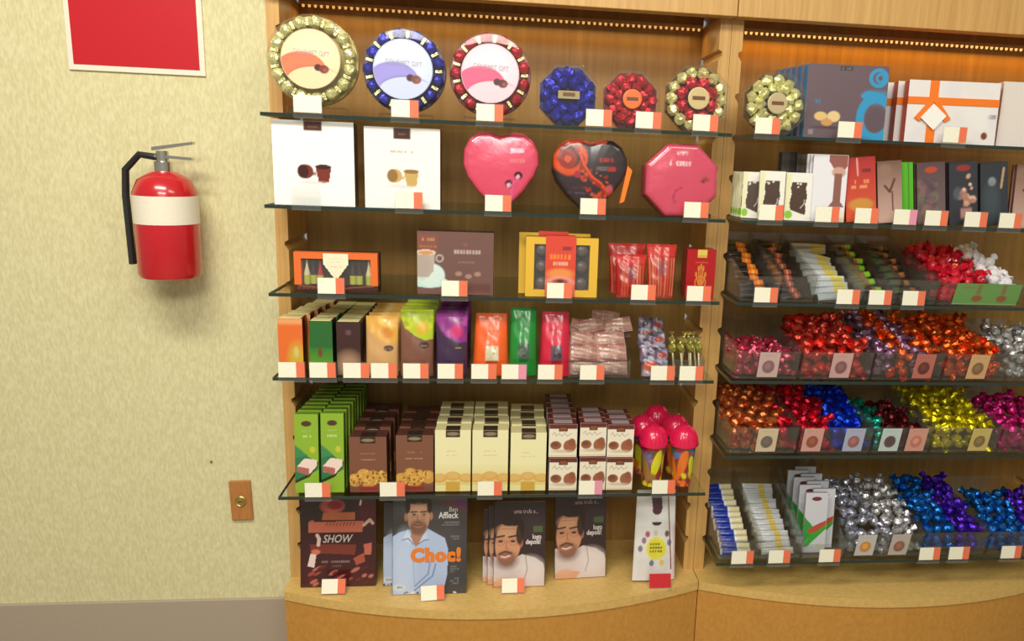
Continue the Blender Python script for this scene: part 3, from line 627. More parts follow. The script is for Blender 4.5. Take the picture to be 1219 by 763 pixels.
        for u in (-.275, .275):
            for k in range(3): part('truffle', tm, g, plain('truffle_dark', c(96, 80, 78), 0.35), (u*w, 0, h*(.22+.28*k)))
        part('window_film', MB().box(-w/2+b, w/2-b, 0.0005, 0.0013, t, h-t).mesh('window_film'), g, 'acrylic')
        sw = w*.42; cv = Canvas(sw, h*1.03, c(222, 74, 56))
        cv.grad(.0, .5, c(226, 110, 80), c(222, 70, 54)); cv.rect(.55, .77, .85, .83, c(120, 50, 70), .8); cv.dashes(.15, .85, .66, .08, c(246, 140, 60), .9, 6); cv.dashes(.25, .78, .55, .06, c(246, 190, 160), .8, 6)
        cv.ell(.5, .38, .42, .09, c(240, 160, 80), .8, .6); cv.ell(.5, .25, .46, .10, c(232, 160, 140), .9, .4); cv.ell(.5, .25, .26, .05, c(150, 60, 54), .9, .5); cv.ell(.5, .25, .09, .045, c(90, 30, 30), .8, .5)
        s = part('sleeve', cv.mesh('sleeve', y=-0.0016), g, PR, (-w*.02, 0, 0)); s2 = part('sleeve_side', MB().box(-sw/2-w*.02, sw/2-w*.02, -0.0012, 0.036, h, h*1.02).mesh('sleeve_side'), g, plain('card_red', c(196, 56, 44), 0.4))
        return g
    xc, w, h = fit(625, 710, 283, -0.125, zb)
    gold_box(xc, -0.125, w, h, 'gold framed window box of dark truffles with a red sleeve', True)
    gold_box(xc-0.016, -0.08, w, h*1.04, 'gold framed window box standing behind its twin with a red sleeve', False)
    # red bags of chocolate sticks
    def stick_bag(px0, px1, pt, y, label):
        xc, w, h = fit(px0, px1, pt, y, zb)
        cv = Canvas(w, h, c(176, 34, 32), 0.0016)
        for k in range(9):
            u = .1+.8*k/8+random.uniform(-.02, .02); cv.line([(u, .04), (u+random.uniform(-.05, .05), .74)], .0016, random.choice([c(206, 130, 84), c(196, 96, 60), c(120, 30, 28), c(226, 160, 120)]), .75)
        cv.rect(0, .78, 1, 1, c(204, 44, 34), .9, .04); cv.ell(.5, .55, .16, .14, c(110, 64, 76), .6, .5); cv.rect(.0, 0, 1, .05, c(150, 70, 60), .7)
        for k in range(14): cv.line([(k/13, .84), (k/13, 1)], .0006, c(150, 20, 22), .7)
        g = root('stick_bag', label, 'bag', (xc, y, zb), (math.radians(-5), 0, 0), group='red bags of chocolate sticks')
        part('bag_film', bag_mesh('bag_film', cv, 0.034, taper=-0.10, top=0.10, flare=0.06), g, PRF)
    stick_bag(733, 766, 303, -0.11, 'front red translucent bag of chocolate sticks with a low crimped top'); stick_bag(770, 801, 291, -0.11, 'red translucent bag of chocolate sticks beside the small red box'); stick_bag(725, 764, 290, -0.055, 'red bag of chocolate sticks standing behind another red bag')
    xc, w, h = fit(815, 849, 297, -0.11, zb); cv = Canvas(w, h, c(178, 20, 26), 0.0014)
    cv.rect(.36, .84, .68, 1.0, c(226, 196, 90)); cv.rect(.36, .86, .68, .88, c(190, 150, 60))
    for a, b, l in ((.34, .50, .1), (.42, .62, .18), (.5, .66, .2), (.58, .62, .17), (.66, .5, .1)): cv.line([(a, b), (a*.5+.26, .30)], .0011, c(226, 150, 60)); cv.ell(a, b, .035, .05, c(226, 150, 60), 1, .4, ring=.5)
    cv.ell(.5, .33, .2, .14, c(220, 140, 56), .9, .12, ring=.8); cv.ell(.5, .33, .09, .07, c(220, 140, 56), .9, .3, ring=.6); cv.dashes(.3, .74, .74, .025, c(206, 110, 60), .7, 6)
    stand('small_red_box', 'small red box printed with a gold hand pattern', 'box', xc, -0.11, zb, w, h, 0.055, c(140, 26, 26), cv)
    for px, wh in ((394, 'below the orange bottle carton'), (541, 'below the brown coffee carton'), (666, 'below the gold framed box'), (766, 'below the red bags of sticks'), (832, 'below the small red box with gold hand')):
        price_tag(px, 4, wh)
third_shelf()

# ------------------------------------------------------------------ left unit, fourth shelf
def fourth_shelf():
    zb = SZ(6)
    def slim(px0, px1, pt, label, base, body, paint, n, dx=0.0):
        xc, w, h = fit(px0, px1, pt, -0.125, zb); cv = Canvas(w, h, base, 0.0018); paint(cv)
        g = stand('bar_carton', label, 'carton', xc, -0.125, zb, w, h, 0.046, body, cv, group=label, bevel=0.003)
        part('top_flap', MB().box(-w/2+.003, w/2-.003, -.0006, 0.043, h-.0002, h+.0012).mesh('top_flap', 0.0008), g, plain('card_pale_cream', c(226, 212, 152), 0.4))
        row(g, n, 0.052, 0.0, 0.0015, dx)
    def p1(cv): cv.ell(.75, .25, .35, .3, c(206, 180, 60), .9, .8); cv.ell(.72, .4, .1, .1, c(220, 200, 120), .8, .6); cv.rect(0, .9, 1, 1, c(236, 190, 130), .6, .06)
    def p2(cv): cv.grad(0, .5, c(120, 176, 50), c(50, 120, 50)); cv.ell(.45, .42, .1, .09, c(120, 60, 40), .9, .4); cv.ell(.5, .10, .3, .07, c(96, 44, 40), .9, .4); cv.speck(.2, .05, .8, .18, [c(70, 26, 26), c(130, 60, 50)], 10, .002, .004)
    def p3(cv): cv.ell(.5, .18, .5, .24, c(190, 150, 120), .8, .9); cv.ell(.6, .12, .28, .07, c(80, 46, 36), .9, .4); cv.speck(.3, .05, .9, .2, [c(60, 30, 24), c(120, 76, 60)], 10, .002, .004); cv.ell(.5, .80, .12, .05, c(110, 80, 90), .8, .6)
    slim(333, 362, 379, 'slim orange bar carton in the row beside the wall end', c(230, 112, 48), c(96, 30, 26), p1, 5, .007)
    slim(370, 397, 382, 'slim green bar carton between the orange and the brown cartons', c(44, 104, 48), c(40, 36, 28), p2, 5, .004)
    slim(402, 430, 383, 'slim dark brown bar carton beside the tan sachets', c(66, 40, 38), c(30, 22, 20), p3, 5)
    def sachet(px0, px1, pt, label, base, topc, topc2, n):
        xc, w, h = fit(px0, px1, pt, -0.125, zb); cv = Canvas(w, h, base, 0.002)
        cv.poly([(0, 1), (1, 1), (1, .56), (.75, .54), (.45, .60), (.15, .72), (0, .86)], topc[0]); cv.speck(.15, .66, .95, .97, topc, 16, .004, .010, .8); cv.ell(.65, .72, .2, .1, topc2, .9, .6)
        cv.ell(.72, .47, .15, .05, c(60, 40, 40), .9, .15); cv.dashes(.62, .83, .46, .015, c(190, 170, 150), .8, 4); cv.ell(.72, .09, .18, .05, c(110, 70, 40), .6, .6); cv.dashes(.12, .42, .2, .012, tuple(v*.8 for v in base), .8, 5)
        g = root('sachet', label, 'sachet', (xc, -0.125, zb), (math.radians(-6), 0, 0), group=label)
        part('sachet_film', bag_mesh('sachet_film', cv, 0.028, top=.12, wr=.0008), g, PRG)
        row(g, n, 0.042, 0.0, 0.0015)
    sachet(436, 474, 377, 'tan chocolate sachet with yellow fruit picture', c(206, 160, 104), [c(222, 166, 70), c(236, 196, 90), c(226, 180, 110)], c(206, 130, 40), 5)
    sachet(477, 516, 369, 'brown chocolate sachet with lime green fruit picture', c(126, 82, 66), [c(176, 196, 40), c(206, 206, 60), c(150, 170, 40)], c(216, 170, 40), 5)
    sachet(519, 556, 374, 'dark purple chocolate sachet with magenta fruit picture', c(62, 40, 70), [c(140, 44, 130), c(170, 70, 160), c(110, 34, 100)], c(210, 50, 110), 5)
    def gusset(px0, px1, pt, y, label, base, pale, patch, lean):
        xc, w, h = fit(px0, px1, pt, y, zb); cv = Canvas(w, h, base, 0.002)
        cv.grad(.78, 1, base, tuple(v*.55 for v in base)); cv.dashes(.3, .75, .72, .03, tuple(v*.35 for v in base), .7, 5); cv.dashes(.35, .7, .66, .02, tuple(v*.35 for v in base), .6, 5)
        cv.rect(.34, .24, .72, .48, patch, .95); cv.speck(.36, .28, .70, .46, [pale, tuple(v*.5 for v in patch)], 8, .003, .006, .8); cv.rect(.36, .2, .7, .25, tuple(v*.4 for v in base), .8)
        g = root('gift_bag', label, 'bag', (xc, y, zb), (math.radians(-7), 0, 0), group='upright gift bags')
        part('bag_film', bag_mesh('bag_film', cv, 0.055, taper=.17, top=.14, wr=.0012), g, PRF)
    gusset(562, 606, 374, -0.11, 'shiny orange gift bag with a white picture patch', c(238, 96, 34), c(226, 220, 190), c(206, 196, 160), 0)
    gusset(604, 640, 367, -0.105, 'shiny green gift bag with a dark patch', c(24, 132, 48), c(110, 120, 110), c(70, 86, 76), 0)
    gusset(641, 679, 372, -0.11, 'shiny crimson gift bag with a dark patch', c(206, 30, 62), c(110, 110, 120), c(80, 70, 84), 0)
    # brown flow packs piled in a clear tray
    def tray(px0, px1, y0, y1, hf, hb, label):
        xa, xb = xat(px0, y0, zb), xat(px1, y0, zb); g = root('clear_tray', label, 'tray', ((xa+xb)/2, y0, zb), group='clear trays on the middle shelf'); w = xb-xa; t = 0.002; L = y1-y0
        part('tray_floor', MB().box(-w/2, w/2, 0, L, 0, t).mesh('tray_floor'), g, 'acrylic_bin')
        for s in (-1, 1): part('tray_side', MB().prism([(0, t), (L, t), (L, hb), (0, hf)], s*w/2-(t if s > 0 else 0), s*w/2+(t if s < 0 else 0), 'x').mesh('tray_side'), g, 'acrylic_bin')
        part('tray_front', MB().box(-w/2+t, w/2-t, 0, t, t, hf).mesh('tray_front'), g, 'acrylic_bin')
        return xa, xb
    xa, xb = tray(676, 750, -0.135, 0.04, 0.045, 0.09, 'clear tray full of pinkish brown bars')
    cv = Canvas(0.076, 0.042, c(168, 124, 112), 0.0016); cv.rect(0, .42, 1, .58, c(190, 150, 134), .9); cv.rect(0, 0, 1, .12, c(120, 64, 58), .8); cv.rect(0, .9, 1, 1, c(176, 96, 84), .8); cv.dashes(.15, .85, .72, .14, c(206, 176, 160), .8); cv.dashes(.2, .8, .28, .06, c(120, 80, 72), .8)
    for k in range(20): cv.rect(0, k/20, .05, k/20+.025, c(206, 176, 160), .8); cv.rect(.95, k/20, 1, k/20+.025, c(206, 176, 160), .8)
    fm = bag_mesh('wrapper', cv, 0.020, top=.6, wr=.001, bottom=.6)
    spots = [(.28, -.118, .004, 0, .05), (.73, -.118, .004, 0, -.04), (.27, -.108, .036, .06, .12), (.73, -.106, .036, -.05, .0), (.26, -.088, .066, .22, .15), (.72, -.084, .068, -.1, .05), (.42, -.06, .094, -.22, .25), (.86, -.058, .096, -.28, -.1), (.22, -.062, .085, .5, .2), (.66, -.03, .110, .1, .1), (.40, -.034, .086, .1, 0), (.85, -.03, .078, -.1, 0)]
    for i, (u, yy, z, ry, rz) in enumerate(spots):
        g = root('wrapped_bar', 'pinkish brown flow-wrapped bar piled in the clear tray', 'chocolate bar', (xa+(xb-xa)*u, yy, zb+z), (-.55, ry, rz), group='pinkish brown bars in the tray')
        part('wrapper', fm, g, PRF)
    # clear packets of purple and orange sweets
    cv = Canvas(0.070, 0.075, c(120, 108, 128), 0.0018); cv.speck(0, 0, 1, 1, [c(90, 84, 116), c(150, 140, 160), c(70, 54, 60), c(170, 160, 180)], 34, .004, .010, .8); cv.ell(.3, .34, .26, .18, c(196, 88, 44), .95, .3); cv.ell(.75, .75, .2, .1, c(170, 66, 50), .9, .4); cv.rect(0, .5, 1, .58, c(176, 172, 196), .6, .06)
    for k, (px, yy, z, rz, ry) in enumerate(((779, -.118, 0, 0.06, 0.05), (777, -.08, .030, -.1, -.1), (772, -.04, .062, .15, .1))):
        g = root('sweet_packet', 'purple and orange clear packet of sweets', 'packet', (xat(px, yy, zb), yy, zb+z), (-.30, ry, rz), group='purple and orange sweet packets'); part('packet_film', bag_mesh('packet_film', cv, 0.032, top=.15, wr=.003), g, PRF)
    # gold wrapped lollipops in a clear tray
    xa, xb = tray(801, 838, -0.135, 0.0, 0.05, 0.085, 'clear tray of gold wrapped lollipops')
    hm = ball_mesh('wrapped_head', 0.0095, 0.22, 2)
    bm = bmesh.new(); bm.from_mesh(hm)
    for v in bm.verts: v.co.z *= 1.5
    bm.to_mesh(hm); bm.free()
    st = MB().tube([(0, 0, 0), (0, 0, 0.062)], 0.0022, 6).mesh('stick'); tf = MB().tube([(0, 0, 0.082), (0.001, 0, 0.09), (0, 0, 0.1)], [0.004, 0.002, 0.009], 7).mesh('wrapper_tuft')
    for i in range(8):
        u = .1+.8*(i % 4)/3+(.08 if i > 3 else 0); g = root('lollipop', 'gold wrapped lollipop on a pale stick in the clear tray', 'lollipop', (xa+(xb-xa)*min(.93, u), -.115 if i < 4 else -.07, zb+.003+(.004 if i > 3 else 0)), (-.08, random.uniform(-.14, .16), 0), group='gold wrapped lollipops')
        part('stick', st, g, plain('stick_cream', c(226, 220, 176), 0.5)); part('wrapped_head', hm, g, foil('gold_green', c(196, 192, 96), .3), (0, 0, .072)); part('wrapper_tuft', tf, g, foil('gold_pale', (0, 0, 0)))
    for px, wh, k in ((347, 'below the slim orange cartons', 'orange'), (384, 'below the slim green cartons', 'orange'), (424, 'below the slim dark brown cartons', 'orange'), (457, 'below the tan sachets', 'orange'), (495, 'below the lime green picture sachets', 'orange'), (536, 'below the dark purple sachets', 'orange'),
                      (576, 'below the orange gift bag', 'orange'), (612, 'below the green gift bag', 'pink'), (655, 'below the crimson gift bag', 'orange'), (705, 'below the pinkish brown bars', 'orange'), (789, 'below the purple and orange packets', 'orange'), (823, 'below the gold lollipops', 'orange')):
        price_tag(px, 6, wh, k)
fourth_shelf()

# ------------------------------------------------------------------ left unit, fifth shelf
def fifth_shelf():
    zb = SZ(9); y = -0.125
    # lime green bar cartons, two columns
    for px0, px1, pt, nm in ((352, 380, 495, 'beside the wooden side panel'), (383, 410, 494, 'beside the brown cookie cartons')):
        xc, w, h = fit(px0, px1, pt, y, zb); cv = Canvas(w, h, c(140, 178, 50), 0.0016)
        cv.poly([(0, .60), (1, .36), (1, .30), (0, .12)], c(46, 120, 72)); cv.poly([(0, .12), (0, .16), (.6, .24), (1, .42), (1, .36), (.6, .20)], c(40, 54, 24)); cv.poly([(0, .62), (.55, .48), (0, .44)], c(70, 140, 84), .7)
        cv.poly([(.08, .34), (.42, .44), (.92, .42), (.92, .34), (.62, .24), (.12, .26)], c(238, 214, 200)); cv.poly([(.06, .34), (.06, .27), (.58, .22), (.60, .31)], c(176, 100, 92)); cv.ell(.75, .55, .12, .04, c(206, 196, 50), .9, .5)
        cv.ell(.5, .88, .22, .035, c(84, 50, 40), 1, .15); cv.dashes(.28, .72, .72, .025, c(206, 220, 160), .9, 5); cv.dashes(.3, .7, .79, .012, c(180, 200, 120), .8, 5)
        g = stand('green_bar_carton', 'slim lime green bar carton in the row '+nm, 'carton', xc, y, zb, w, h, 0.026, c(104, 140, 40), cv, group='lime green cartons '+nm, lean=0.07)
        row(g, 9, 0.0305, 0.0, 0.001, .0015 if px0 < 360 else .0015)
    # cookie cartons
    def carton_row(px0, px1, pt, label, base, body, paint, n, dy, logo, grp):
        xc, w, h = fit(px0, px1, pt, y, zb); cv = Canvas(w, h, base, 0.0016); paint(cv); cv.rect(.30, .885, .70, 1, logo); cv.ell(.5, .94, .17, .03, c(150, 130, 100), .9, .3)
        g = stand('cookie_carton', label, 'carton', xc, y, zb, w, h, 0.05, body, cv, group=grp)
        part('logo_tab', MB().box(-w*.2, w*.2, -0.0004, 0.03, h-.0002, h+.0012).mesh('logo_tab'), g, plain('tab_dark', c(50, 36, 34), 0.2, coat=.8)); row(g, n, dy)
    def cook(cv):
        for a, b, r in ((.14, .22, .19), (.86, .26, .19), (.62, .27, .2), (.38, .30, .2), (.5, .2, .2)):
            cv.ell(a, b, r, r*.62, c(206, 150, 66), 1, .1); cv.ell(a-.03, b+.03, r*.6, r*.35, c(226, 178, 90), .7, .6)
        cv.speck(.02, .12, .98, .38, [c(96, 52, 24), c(120, 66, 30), c(236, 196, 110)], 46, .0012, .003); cv.rect(.0, 0, 1, .10, c(120, 76, 60)); cv.rect(.25, .03, .75, .10, c(150, 40, 36), .9, .03)
        cv.dashes(.30, .72, .70, .018, c(176, 126, 70), .9, 6); cv.dashes(.26, .72, .59, .02, c(190, 150, 130), .9, 8)
    carton_row(417, 461, 520, 'brown cookie carton in the row beside the lime green cartons', c(126, 80, 62), c(84, 46, 38), cook, 4, .072, c(40, 28, 26), 'brown cookie cartons beside the lime green cartons')
    carton_row(472, 516, 518, 'brown cookie carton in the row beside the cream cartons', c(128, 82, 62), c(84, 46, 38), cook, 4, .062, c(40, 28, 26), 'brown cookie cartons beside the cream cartons')
    def crm(cv):
        cv.grad(.0, .45, c(222, 196, 110), c(238, 230, 176)); cv.rect(0, 0, 1, .1, c(236, 226, 160)); cv.rect(.30, 0, .70, .16, c(206, 160, 50), .9, .02)
        for a, b in ((.12, .22), (.88, .22), (.5, .25)): cv.ell(a, b, .22, .075, c(216, 168, 90), 1, .1); cv.ell(a, b+.01, .18, .055, c(228, 186, 112), .8, .4)
        cv.dashes(.34, .66, .66, .014, c(206, 190, 130), .9, 6); cv.dashes(.3, .7, .59, .012, c(206, 190, 130), .9, 7)
    for px0, px1, pt, nm in ((518, 560, 512, 'beside the brown cookie cartons'), (562, 604, 512, 'between the two other cream rows'), (607, 649, 515, 'beside the small truffle cartons')):
        carton_row(px0, px1, pt, 'cream cookie carton in the row '+nm, c(240, 232, 182), c(214, 202, 150), crm, 4, .062, c(58, 44, 36), 'cream cookie cartons '+nm)
    # little white truffle cartons in two layers
    def truf(cv):
        cv.rect(0, .86, 1, 1, c(104, 44, 40)); cv.rect(.34, .78, .66, .93, c(84, 40, 32)); cv.rect(.38, .81, .62, .90, c(150, 90, 56), .8)
        cv.line([(.12, .68), (.2, .76), (.26, .64), (.36, .72), (.46, .64), (.56, .74), (.64, .64), (.8, .72)], .0009, c(176, 160, 140), .9)
        cv.ell(.25, .36, .2, .13, c(150, 92, 64), 1, .12); cv.ell(.22, .39, .13, .07, c(110, 60, 44), .7, .6); cv.ell(.75, .34, .23, .19, c(160, 96, 66), 1, .12); cv.ell(.82, .45, .13, .12, c(150, 86, 60), 1, .2); cv.ell(.5, .18, .4, .05, c(206, 180, 150), .7, .6); cv.rect(0, 0, 1, .06, c(226, 206, 170))
    tp = plain('card_silver_print', c(176, 160, 166), 0.3, 0.2)
    for px0, px1, pt, n, nm in ((653, 686, 545, 6, 'in the tall stack beside the cream cartons'), (689, 720, 544, 3, 'in the middle stack of small cartons'), (721, 752, 545, 3, 'in the stack beside the pink capped cups')):
        xc, w, h = fit(px0, px1, pt, y, zb); cv = Canvas(w, h, c(238, 228, 206), 0.0014); truf(cv)
        g = stand('truffle_carton', 'small white and brown truffle carton '+nm, 'carton', xc, y, zb, w, h, 0.04, c(98, 40, 38), cv, group='small truffle cartons '+nm)
        part('top_print', MB().box(-w*.33, w*.33, 0.008, 0.032, h, h+.0008).mesh('top_print'), g, tp)
        lab = g['label']
        for lay in (0, 1):
            for i in range(n):
                if lay == 0 and i == 0: continue
                copy_tree(g, None, (xc+random.uniform(-.0015, .0015)-(.002 if lay else 0), y+i*.044+lay*.002, zb+lay*(h+.0015)), (0, 0, random.uniform(-.02, .02)), ('front upper ' if i == 0 else 'rear ')+lab)
        g['label'] = 'front lower '+lab
    # plastic cups with pink domed lids
    def cup(px, yy, dz, label, cols):
        x = xat(px, yy, zb); g = root('lidded_cup', label, 'cup', (x, yy, zb+dz), (0, 0, random.uniform(-.5, .5)), group='cups with pink domed lids')
        H = .112; R0, R1 = .026, .0325
        cv = Canvas(2*math.pi*R1, H, c(150, 40, 50), 0.0025); cv.speck(0, .55, 1, 1, [c(90, 120, 170), c(150, 110, 160), c(70, 90, 60), c(60, 110, 120)], 50, .004, .010)
        for k in range(6): cv.ell(.04+k/6, .45+.15*(k % 2), .065, .34, cols[k % len(cols)], .95, .1, .25*(-1)**k)
        cv.speck(0, 0, 1, .3, cols, 26, .004, .012)
        wp = lambda u, v: ((R0+(R1-R0)*v)*np.sin(6.28318*(u-.5)), -(R0+(R1-R0)*v)*np.cos(6.28318*(u-.5)), v*H)
        part('cup_body', cv.mesh('cup_body', warp=wp), g, PRG); part('cup_floor', MB().lathe([(R0, 0), (R0, .002)], 24).mesh('cup_floor'), g, plain('plastic_pink', c(222, 26, 78), 0.25, coat=.4))
        part('rim', MB().lathe([(R1, H-.001), (R1+.006, H-.001), (R1+.007, H+.004), (R1+.006, H+.009), (R1+.003, H+.010)], 40).mesh('rim', smooth=True), g, plain('plastic_pink'))
        mb = MB(); mb.lathe([(R1+.004, H+.009), (R1+.002, H+.022), (R1-.006, H+.038), (R1-.018, H+.048), (.006, H+.052), (.001, H+.0522)], 40)
        lid = part('dome_lid', mb.mesh('dome_lid', smooth=True), g, plain('plastic_pink'))
        for k in range(20):
            a = 6.28318*k/20; 
            if k == 0: rm = MB().tube([(R1+.0045, 0, H+.010), (R1+.0025, 0, H+.022), (R1-.0055, 0, H+.0385), (R1-.016, 0, H+.0475)], .0012, 5).mesh('rib')
            o = part('rib', rm, lid, plain('plastic_pink')); o.rotation_euler = (0, 0, a)
    Y, O = c(226, 222, 30), c(236, 120, 30)
    cup(775, -.085, 0, 'cup with pink domed lid and yellow pattern beside the small cartons', [Y, Y, c(160, 120, 60)])
    cup(811, -.085, 0, 'cup with pink domed lid and orange and yellow pattern beside the post', [O, Y, O])
    cup(763, -.002, 0, 'cup with pink domed lid behind the yellow patterned cup', [Y, O]); cup(801, -.002, 0, 'cup with pink domed lid behind the orange and yellow cup', [O, Y])
    cup(779, .085, 0.0, 'pink lidded cup standing at the back against the wood panel', [Y, O])
    for px, wh, k in ((378, 'below the lime green cartons', 'orange'), (467, 'below the brown cookie cartons', 'orange'), (583, 'below the cream cookie cartons', 'orange'), (703, 'below the small truffle cartons', 'pink'), (790, 'below the pink lidded cups', 'orange')):
        price_tag(px, 9, wh, k)
fifth_shelf()

# ------------------------------------------------------------------ left unit, base: magazines
def magazines():
    zb = ZB+0.0008
    def mag(name, label, cat, px0, px1, pt, y, lean, base, paint, d, edge, group=None, rotz=0.0, dz=0.0, res=.0016, mat=None):
        dz += d*math.sin(lean)+.0004; xc, w, h = fit(px0, px1, pt, y, zb+dz)
        lo, hi = .05, .4
        for _ in range(30):
            h = (lo+hi)/2
            if proj((xc, y+h*math.sin(lean), zb+dz+h*math.cos(lean)))[1] > pt: lo = h
            else: hi = h
        r = root(name, label, cat, (xc, y, zb+dz), (-lean, 0, rotz), group)
        part('pages', MB().box(-w/2+.001, w/2-.0015, .0008, d-.0008, .001, h-.001).mesh('pages'), r, plain('paper_edge', c(216, 206, 190), .7))
        part('back_cover', MB().box(-w/2, w/2, d-.0008, d, 0, h).mesh('back_cover'), r, plain('cover_'+name, edge, .3)); part('spine', MB().box(-w/2-.0004, -w/2+.001, 0, d, 0, h).mesh('spine'), r, plain('cover_'+name))
        cv = Canvas(w, h, base, res); paint(cv, w, h); part('front_cover', cv.mesh('front_cover', y=0.0), r, mat or PRG)
        return r, w, h
    def cocoa(cv, w, h):
        dk = c(62, 22, 26); cv.grad(0, 1, c(70, 22, 28), c(44, 20, 24)); cv.rect(0, .62, .22, 1, c(40, 22, 26), .9, .05); cv.ell(.9, .9, .14, .2, c(86, 18, 30), .9, .5)
        cv.ell(.42, .92, .16, .08, c(190, 90, 80), 1, .3); cv.ell(.46, .93, .10, .05, c(150, 20, 40), 1, .4); cv.line([(.8, .98), (.79, .93)], .002, c(230, 210, 200))
        cv.poly([(.3, .85), (.72, .85), (.72, .76), (.28, .76)], c(176, 96, 60)); cv.poly([(.10, .74), (.84, .75), (.82, .62), (.10, .62)], c(190, 98, 76)); cv.poly([(.1, .74), (.16, .77), (.2, .73)], c(170, 84, 66))
        cv.poly([(.12, .49), (.74, .48), (.72, .36), (.14, .39)], c(120, 50, 40)); cv.poly([(.84, .48), (.95, .50), (.94, .36), (.85, .36)], c(190, 100, 84)); cv.poly([(.7, .32), (.84, .38), (.86, .28), (.74, .24)], c(170, 80, 62)); cv.line([(.84, .70), (.92, .76), (.96, .72)], .004, c(210, 170, 156))
        cv.line([(.22, .59), (.245, .55), (.235, .48)], .0045, c(224, 190, 180)); cv.poly([(.13, .38), (.21, .38), (.18, .22), (.09, .24)], c(232, 206, 200)); cv.ell(.2, .40, .06, .03, c(206, 110, 90), 1, .4)
        for _ in range(26):
            a, b = random.uniform(.03, .95), random.uniform(.03, .24); cv.ell(a, b, random.uniform(.03, .07), random.uniform(.012, .022), random.choice([c(170, 70, 60), c(120, 34, 40), c(196, 110, 96), c(90, 24, 30)]), .85, .4, .5)
        cv.dashes(.28, .66, .285, .025, c(150, 130, 128), .7, 12); cv.dashes(.42, .54, .235, .015, c(130, 110, 110), .7, 5)
        for k in range(9): cv.line([(.34+.045*k, .70), (.36+.045*k, .735)], .0013, c(90, 30, 26), .8)
    r, w, h = mag('magazine', 'dark brown chocolate magazine with stacked chocolate cover leaning on the wooden base', 'magazine', 358, 447, 594, -.055, .13, c(60, 22, 26), cocoa, .014, c(60, 26, 30))
    lettering(r, 'SHOW', w*.155, c(206, 190, 186), -w*.02, h*.545, -.0009, shear=.3, bold=.0004, sx=.8)
    def man(cv, w, h):
        cv.grad(0, 1, c(62, 62, 66), c(52, 46, 48)); cv.ell(.5, .7, .5, .5, c(86, 82, 84), .5, .9)
        cv.ell(1.0, 1.0, .34, .16, c(120, 60, 60), .9, .5); cv.ell(1.02, .96, .22, .12, c(90, 50, 100), .8, .6); cv.ell(.66, 1.02, .2, .06, c(110, 84, 60), .7, .7)
        sh = c(178, 194, 226); cv.poly([(.0, .0), (.0, .58), (.08, .62), (.22, .65), (.30, .66), (.46, .66), (.60, .60), (.70, .56), (.745, .45), (.74, .2), (.68, .0)], sh)
        cv.ell(.16, .3, .14, .3, c(196, 210, 238), .7, .8); cv.line([(.44, .46), (.5, .3), (.48, .2), (.3, .08)], .0022, c(120, 140, 186), .8); cv.line([(.58, .30), (.54, .18), (.30, .04)], .0022, c(110, 130, 180), .8); cv.line([(.27, .38), (.30, .10)], .0012, c(150, 168, 206), .8)
        cv.poly([(.24, .58), (.31, .47), (.44, .60), (.40, .68), (.26, .68)], c(176, 124, 100)); cv.poly([(.20, .655), (.28, .50), (.13, .545)], c(206, 218, 240)); cv.poly([(.455, .66), (.34, .50), (.47, .55)], c(196, 208, 236)); cv.line([(.13, .545), (.21, .56), (.28, .50)], .0015, c(110, 130, 176)); cv.line([(.34, .50), (.42, .54), (.48, .545)], .0015, c(110, 130, 176))
        cv.ell(.345, .86, .165, .13, c(46, 32, 28), 1, .1); cv.ell(.345, .78, .15, .185, c(196, 146, 120), 1, .08); cv.ell(.175, .77, .022, .04, c(176, 120, 96), 1, .3); cv.ell(.515, .78, .022, .04, c(176, 120, 96), 1, .3)
        cv.ell(.345, .665, .115, .075, c(110, 76, 62), .85, .35); cv.ell(.345, .70, .07, .035, c(186, 134, 110), .8, .5); cv.ell(.345, .945, .16, .05, c(46, 32, 28), 1, .2); cv.ell(.20, .88, .035, .07, c(46, 32, 28), 1, .3); cv.ell(.49, .88, .035, .07, c(46, 32, 28), 1, .3)
        cv.ell(.35, .86, .09, .045, c(216, 168, 142), .7, .8)
        for e in (.285, .415): cv.line([(e-.045, .822), (e+.04, .825)], .0018, c(60, 40, 34)); cv.ell(e, .797, .028, .009, c(70, 46, 40), .95, .4); cv.ell(e, .78, .035, .008, c(170, 118, 96), .7, .6)
        cv.line([(.335, .79), (.325, .735), (.35, .728), (.37, .735)], .0014, c(150, 98, 78), .8); cv.ell(.40, .76, .03, .04, c(180, 128, 104), .6, .7); cv.line([(.29, .695), (.345, .687), (.40, .697)], .0019, c(120, 60, 54)); cv.ell(.345, .715, .06, .008, c(96, 64, 52), .8, .5)
        cv.dashes(.70, .9, .715, .016, c(150, 146, 148), .7, 8); cv.dashes(.66, .9, .69, .012, c(150, 146, 148), .7, 8)
        for v0 in (.575, .55, .27, .245, .22, .15, .125, .10): cv.dashes(.78, .9, v0, .014, c(140, 136, 140), .7, 4)
        cv.ell(.09, .07, .085, .035, c(206, 214, 226), .9, .2); cv.dashes(.04, .14, .07, .02, c(110, 110, 130), .8, 4)
        cv.speck(.0, .0, .9, .02, [c(230, 226, 224), c(60, 60, 70)], 16, .002, .005)
    r, w, h = mag('magazine', 'magazine cover with a bearded person in pale blue shirt and orange title', 'magazine', 467, 555, 588, -.10, .13, c(60, 60, 64), man, .006, c(50, 50, 56))
    def choc_title(r, w, h):
                lettering(r, 'Choc!', w*.25, c(232, 126, 40), w*.085, h*.385, -.0011, bold=.0032, sx=1.0, space=1.12)
    choc_title(r, w, h)
    lettering(r, 'Ben', w*.10, c(206, 202, 200), w*.31, h*.845, -.0011, sx=.8, shear=.1); lettering(r, 'Affleck', w*.125, c(224, 220, 218), w*.245, h*.785, -.0011, bold=.0004, sx=.75)
    mag('magazine', 'copy of the bearded person magazine mostly hidden behind the front copy', 'magazine', 456, 540, 598, -.055, .13, c(60, 60, 64), man, .006, c(50, 50, 56))
